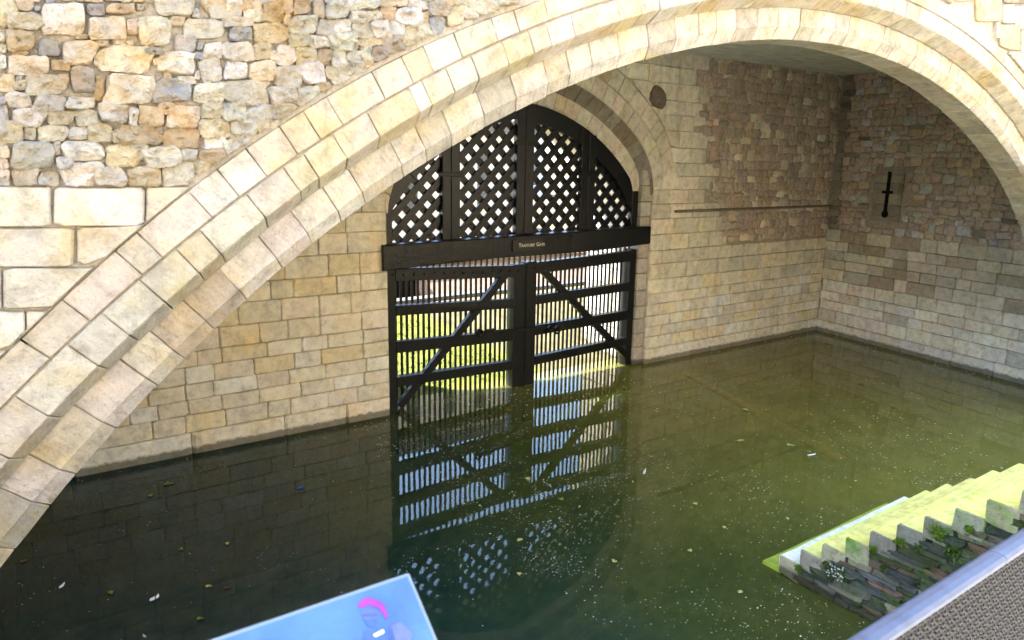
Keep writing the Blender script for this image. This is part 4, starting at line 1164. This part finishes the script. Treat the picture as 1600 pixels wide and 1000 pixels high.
for _ in range(9000):
    y = U(13.6, 17.6); x = U(6.2 if y < 14.9 else 2, 10.3 - (y - 13.6) * 0.42); z_ = 0.03 + (y - 13.6) * 0.2425; h = U(0.02, 0.06); a = U(0, 6.28); k = U(0.008, 0.016)
    mb.add([(x - k * math.cos(a), y - k * math.sin(a), z_), (x + k * math.cos(a), y + k * math.sin(a), z_), (x + U(-0.05, 0.05), y + U(-0.05, 0.05), z_ + h)], [(0, 1, 2)])
o = mb.build('grass', M['grass']); o['kind'] = 'stuff'
rw = thing('retaining_wall', 'low pale pink stone retaining wall with dark culvert mouth, seen through the gate', 'wall', (10, 17.7, 0))
def put(name, b, mat): V, F = b; return mesh_obj(name, V, F, M[mat], rw)
def pitched(x0, x1): return [(x0, 18.95, -0.5), (x1, 18.95, -0.5), (x1, 18.95, 0.6), (x0, 18.95, 0.6), (x0, 19.9, 1.85), (x1, 19.9, 1.85), (x0, 19.9, -0.5), (x1, 19.9, -0.5)], [(0, 1, 2, 3), (3, 2, 5, 4), (0, 3, 4, 6), (1, 7, 5, 2)]
put('wall_body', pitched(10.3, 40), 'sandstone'); put('wall_body', pitched(-14, 7.2), 'sandstone')
put('culvert_lintel', box(7.2, 10.3, 18.94, 19.9, 1.62, 1.86), 'sandstone'); put('culvert_shade_sheet', box(7.2, 10.3, 19.6, 19.7, 0.4, 1.62), 'recess_shade')  # black sheet stands in for the shade inside the culvert
for i in range(12): x = -8 + i * 2.0; put('coping_stone', box(x + 0.01, x + 1.99, 18.2, 18.6, 1.0, 1.12), 'kerb')
struct('terrace', [(-60, 19.7, 1.86), (90, 19.7, 1.86), (90, 120, 1.86), (-60, 120, 1.86)], [(0, 1, 2, 3)], M['gravel'])
struct('river_bank', [(-400, 120, 1.8), (500, 120, 1.8), (500, 900, 1.8), (-400, 900, 1.8)], [(0, 1, 2, 3)], M['gravel'])
def building(x0, x1, y, h, nfl, ncol, label, mat):
    t = thing('riverside_building', label, 'building', ((x0 + x1) / 2, y, 1.86))
    V, F = box(x0, x1, y, y + 10, 1.86, 1.86 + h); mesh_obj('wall', V, F, M[mat], t)
    V, F = box(x0 - 0.3, x1 + 0.3, y - 0.35, y + 10.3, 1.865 + h, 2.3 + h); mesh_obj('roof', V, F, M['slate_roof'], t)
    for f in range(nfl):
        for c in range(ncol):
            xm = x0 + (x1 - x0) * (c + 0.5) / ncol; zm_ = 1.86 + h * (f + 0.55) / nfl; wv, hv = (x1 - x0) / ncol * 0.22, h / nfl * 0.28
            V, F = box(xm - wv, xm + wv, y - 0.06, y - 0.002, zm_ - hv, zm_ + hv); fr = mesh_obj('window', V, F, M['frame_white'], t)
            V, F = box(xm - wv + 0.1, xm + wv - 0.1, y - 0.075, y - 0.062, zm_ - hv + 0.1, zm_ + hv - 0.1)
            pn = mesh_obj('pane', V, F, M['glass'], None); pn.parent = fr; pn.location = pn.location - fr.location - t.location
building(14, 40, 52, 7, 2, 9, 'long two-storey cream riverside building behind the low stand-in kiosk', 'cream')
building(50, 66, 48, 12, 3, 6, 'tall cream riverside building at the right beyond the gate', 'cream')
building(7.5, 18.5, 25, 4.2, 1, 7, 'made-up low cream kiosk standing in for people on the wharf, nearest beyond the gate', 'cream')  # invented kiosk in place of wharf people, gives the water a cream reflection

# ------------------------------------------------------------------ RAILING AND PANEL IN FRONT
rl = thing('railing', 'blue-grey handrail over woven wire mesh in the near right corner', 'railing', (1.2, 0.49, 3.3))
jx = on_z(1562, 868, 4.3)[0]
def handrail(x0, x1):
    pr = [(0.476, 4.286), (0.473, 4.297), (0.479, 4.302), (0.490, 4.3035), (0.502, 4.302), (0.509, 4.297), (0.509, 4.282), (0.478, 4.282)]
    V = [(x, y, z) for x in (x0, x1) for y, z in pr]; n = len(pr)
    F = [(k, (k + 1) % n, (k + 1) % n + n, k + n) for k in range(n)] + [tuple(range(n - 1, -1, -1)), tuple(range(n, 2 * n))]
    mesh_obj('handrail', V, F, M['rail'], rl)
handrail(-2.0, jx - 0.001); handrail(jx + 0.001, 4.0)
for x in (-2, -0.5, 0.8, 2.3, 3.8):
    V, F = box(x, x + 0.04, 0.478, 0.504, 3.3, 4.282); mesh_obj('post', V, F, M['rail'], rl)
V, F = box(-2, 4, 0.484, 0.498, 3.36, 3.39); mesh_obj('bottom_rail', V, F, M['rail'], rl)
mb = MB(); p_ = 0.0115
x0_, x1_ = 0.75, 2.4; zlo, zhi = 3.95, 4.281
nxw = int((x1_ - x0_) / p_)
for i in range(nxw):
    x = x0_ + i * p_; sgn = 1 if i % 2 else -1
    n = int((zhi - zlo) / (p_ * 0.5)); path = [(x + 0.0011 * math.sin(k * 1.57), 0.491 + sgn * 0.0022 * math.cos(k * math.pi / 2), zlo + k * p_ * 0.5) for k in range(n + 1)]
    V, F = tube(path, 0.0021, 4); mb.add(V, F)
for j in range(int((zhi - zlo) / p_)):
    z_ = zlo + j * p_; sgn = 1 if j % 2 else -1; n = int((x1_ - x0_) / p_)
    path = [(x0_ + k * p_, 0.491 + 0.0020 * sgn * (1 if k % 2 else -1), z_ + 0.0012 * (1 if k % 2 else -1)) for k in range(n + 1)]
    V, F = tube(path, 0.0021, 4); mb.add(V, F)
mb.build('wire_mesh', M['wire'], rl, stuff=True)

pn = thing('information_panel', 'tilted blue information panel with a figure in a magenta cap', 'sign', (0.0, 0.6, 4.5))
PK = 0.5 / (5 - on_z(640, 893, 4.2)[2]); PC = on_z(640, 893, 4.5)
ptilt = math.radians(36.5); PD = np.array([0, -math.cos(ptilt), -math.sin(ptilt)]); PN = np.array([0, -math.sin(ptilt), math.cos(ptilt)])
PW, PH = 0.80, 0.42
def pp(a, b, w_=0.0): return PC + np.array([-1, 0, 0]) * a + PD * b + PN * w_   # a leftwards, b down the slope
def to_panel(px, py):
    d = ray(px, py); t = ((PC - CAMP) @ PN) / (d @ PN); P = CAMP + d * t - PC; return -P[0], P @ PD
c = (pp(0, 0) + pp(PW, PH)) / 2 - PN * 0.009
V, F = bevel_box(*c, (PW / 2, 0, 0), PD * PH / 2, PN * 0.008, 0.002); mesh_obj('board', V, F, M['panel_edge'], pn)
def flat(name, pts, mat, lift):
    V = [pp(a, b, lift) for a, b in pts] + [pp(a, b, lift - 0.0004) for a, b in pts]; n = len(pts)
    a2 = sum(pts[i][0] * pts[(i + 1) % n][1] - pts[(i + 1) % n][0] * pts[i][1] for i in range(n))
    F = [tuple(range(n)) if a2 > 0 else tuple(range(n - 1, -1, -1))] + [(i, (i + 1) % n, (i + 1) % n + n, i + n) for i in range(n)]
    mesh_obj(name, V, F, mat, pn)
e_ = 0.005
flat('print', [(e_, e_), (PW - e_, e_), (PW - e_, PH - e_), (e_, PH - e_)], M['panel_print'], 0.0)
def pxs(L): return [to_panel(*p) for p in L]
flat('printed_body', pxs([(566, 1010), (568, 988), (580, 980), (600, 985), (612, 974), (632, 982), (645, 1000), (648, 1015)]), M['print_dark'], 0.0006)
flat('printed_face', pxs([(564, 958), (570, 953), (584, 952), (591, 958), (590, 968), (584, 977), (574, 976), (567, 968)]), M['print_skin'], 0.0009)
flat('printed_cap', pxs([(558, 948), (563, 939), (574, 934), (586, 937), (596, 946), (601, 958), (598, 960), (590, 950), (578, 946), (566, 950)]), M['print_pink'], 0.0012)
flat('printed_brow', pxs([(566, 960), (588, 959), (589, 963), (567, 964)]), M['print_dark'], 0.0013)
flat('printed_beard', pxs([(568, 968), (575, 970), (589, 967), (585, 980), (574, 979)]), M['print_dark'], 0.0013)
flat('printed_plume', pxs([(590, 938), (600, 946), (606, 964), (602, 968), (596, 952)]), M['print_pink'], 0.0015)
flat('printed_sleeve', pxs([(610, 978), (626, 972), (644, 990), (640, 1010), (618, 1004)]), M['print_skin'], 0.0013)
flat('printed_collar', pxs([(583, 992), (598, 984), (600, 989), (586, 996)]), M['print_white'], 0.0012)
for xx in (0.12, 0.6):
    V, F = bevel_box(*(pp(xx, 0.30, -0.13) ), (0.015, 0, 0), PD * 0.03, PN * 0.115, 0.003); mesh_obj('bracket', V, F, M['rail'], pn)

# curtain wall across the lane, behind the photographer
cw = thing('curtain_wall', 'sunlit stone curtain wall on the far side of the lane', 'wall', (8, -7.2, 3.3))
V, F = box(-20, 36, -8.4, -7.0, 3.0, 12.5); mesh_obj('wall_body', V, F, M['mortar'], cw, cols1(V, (0.58, 0.49, 0.36)))
print('stones', nst, 'blocks', nblk, nrub, sblk, srub, ns, 'specks', cnt)
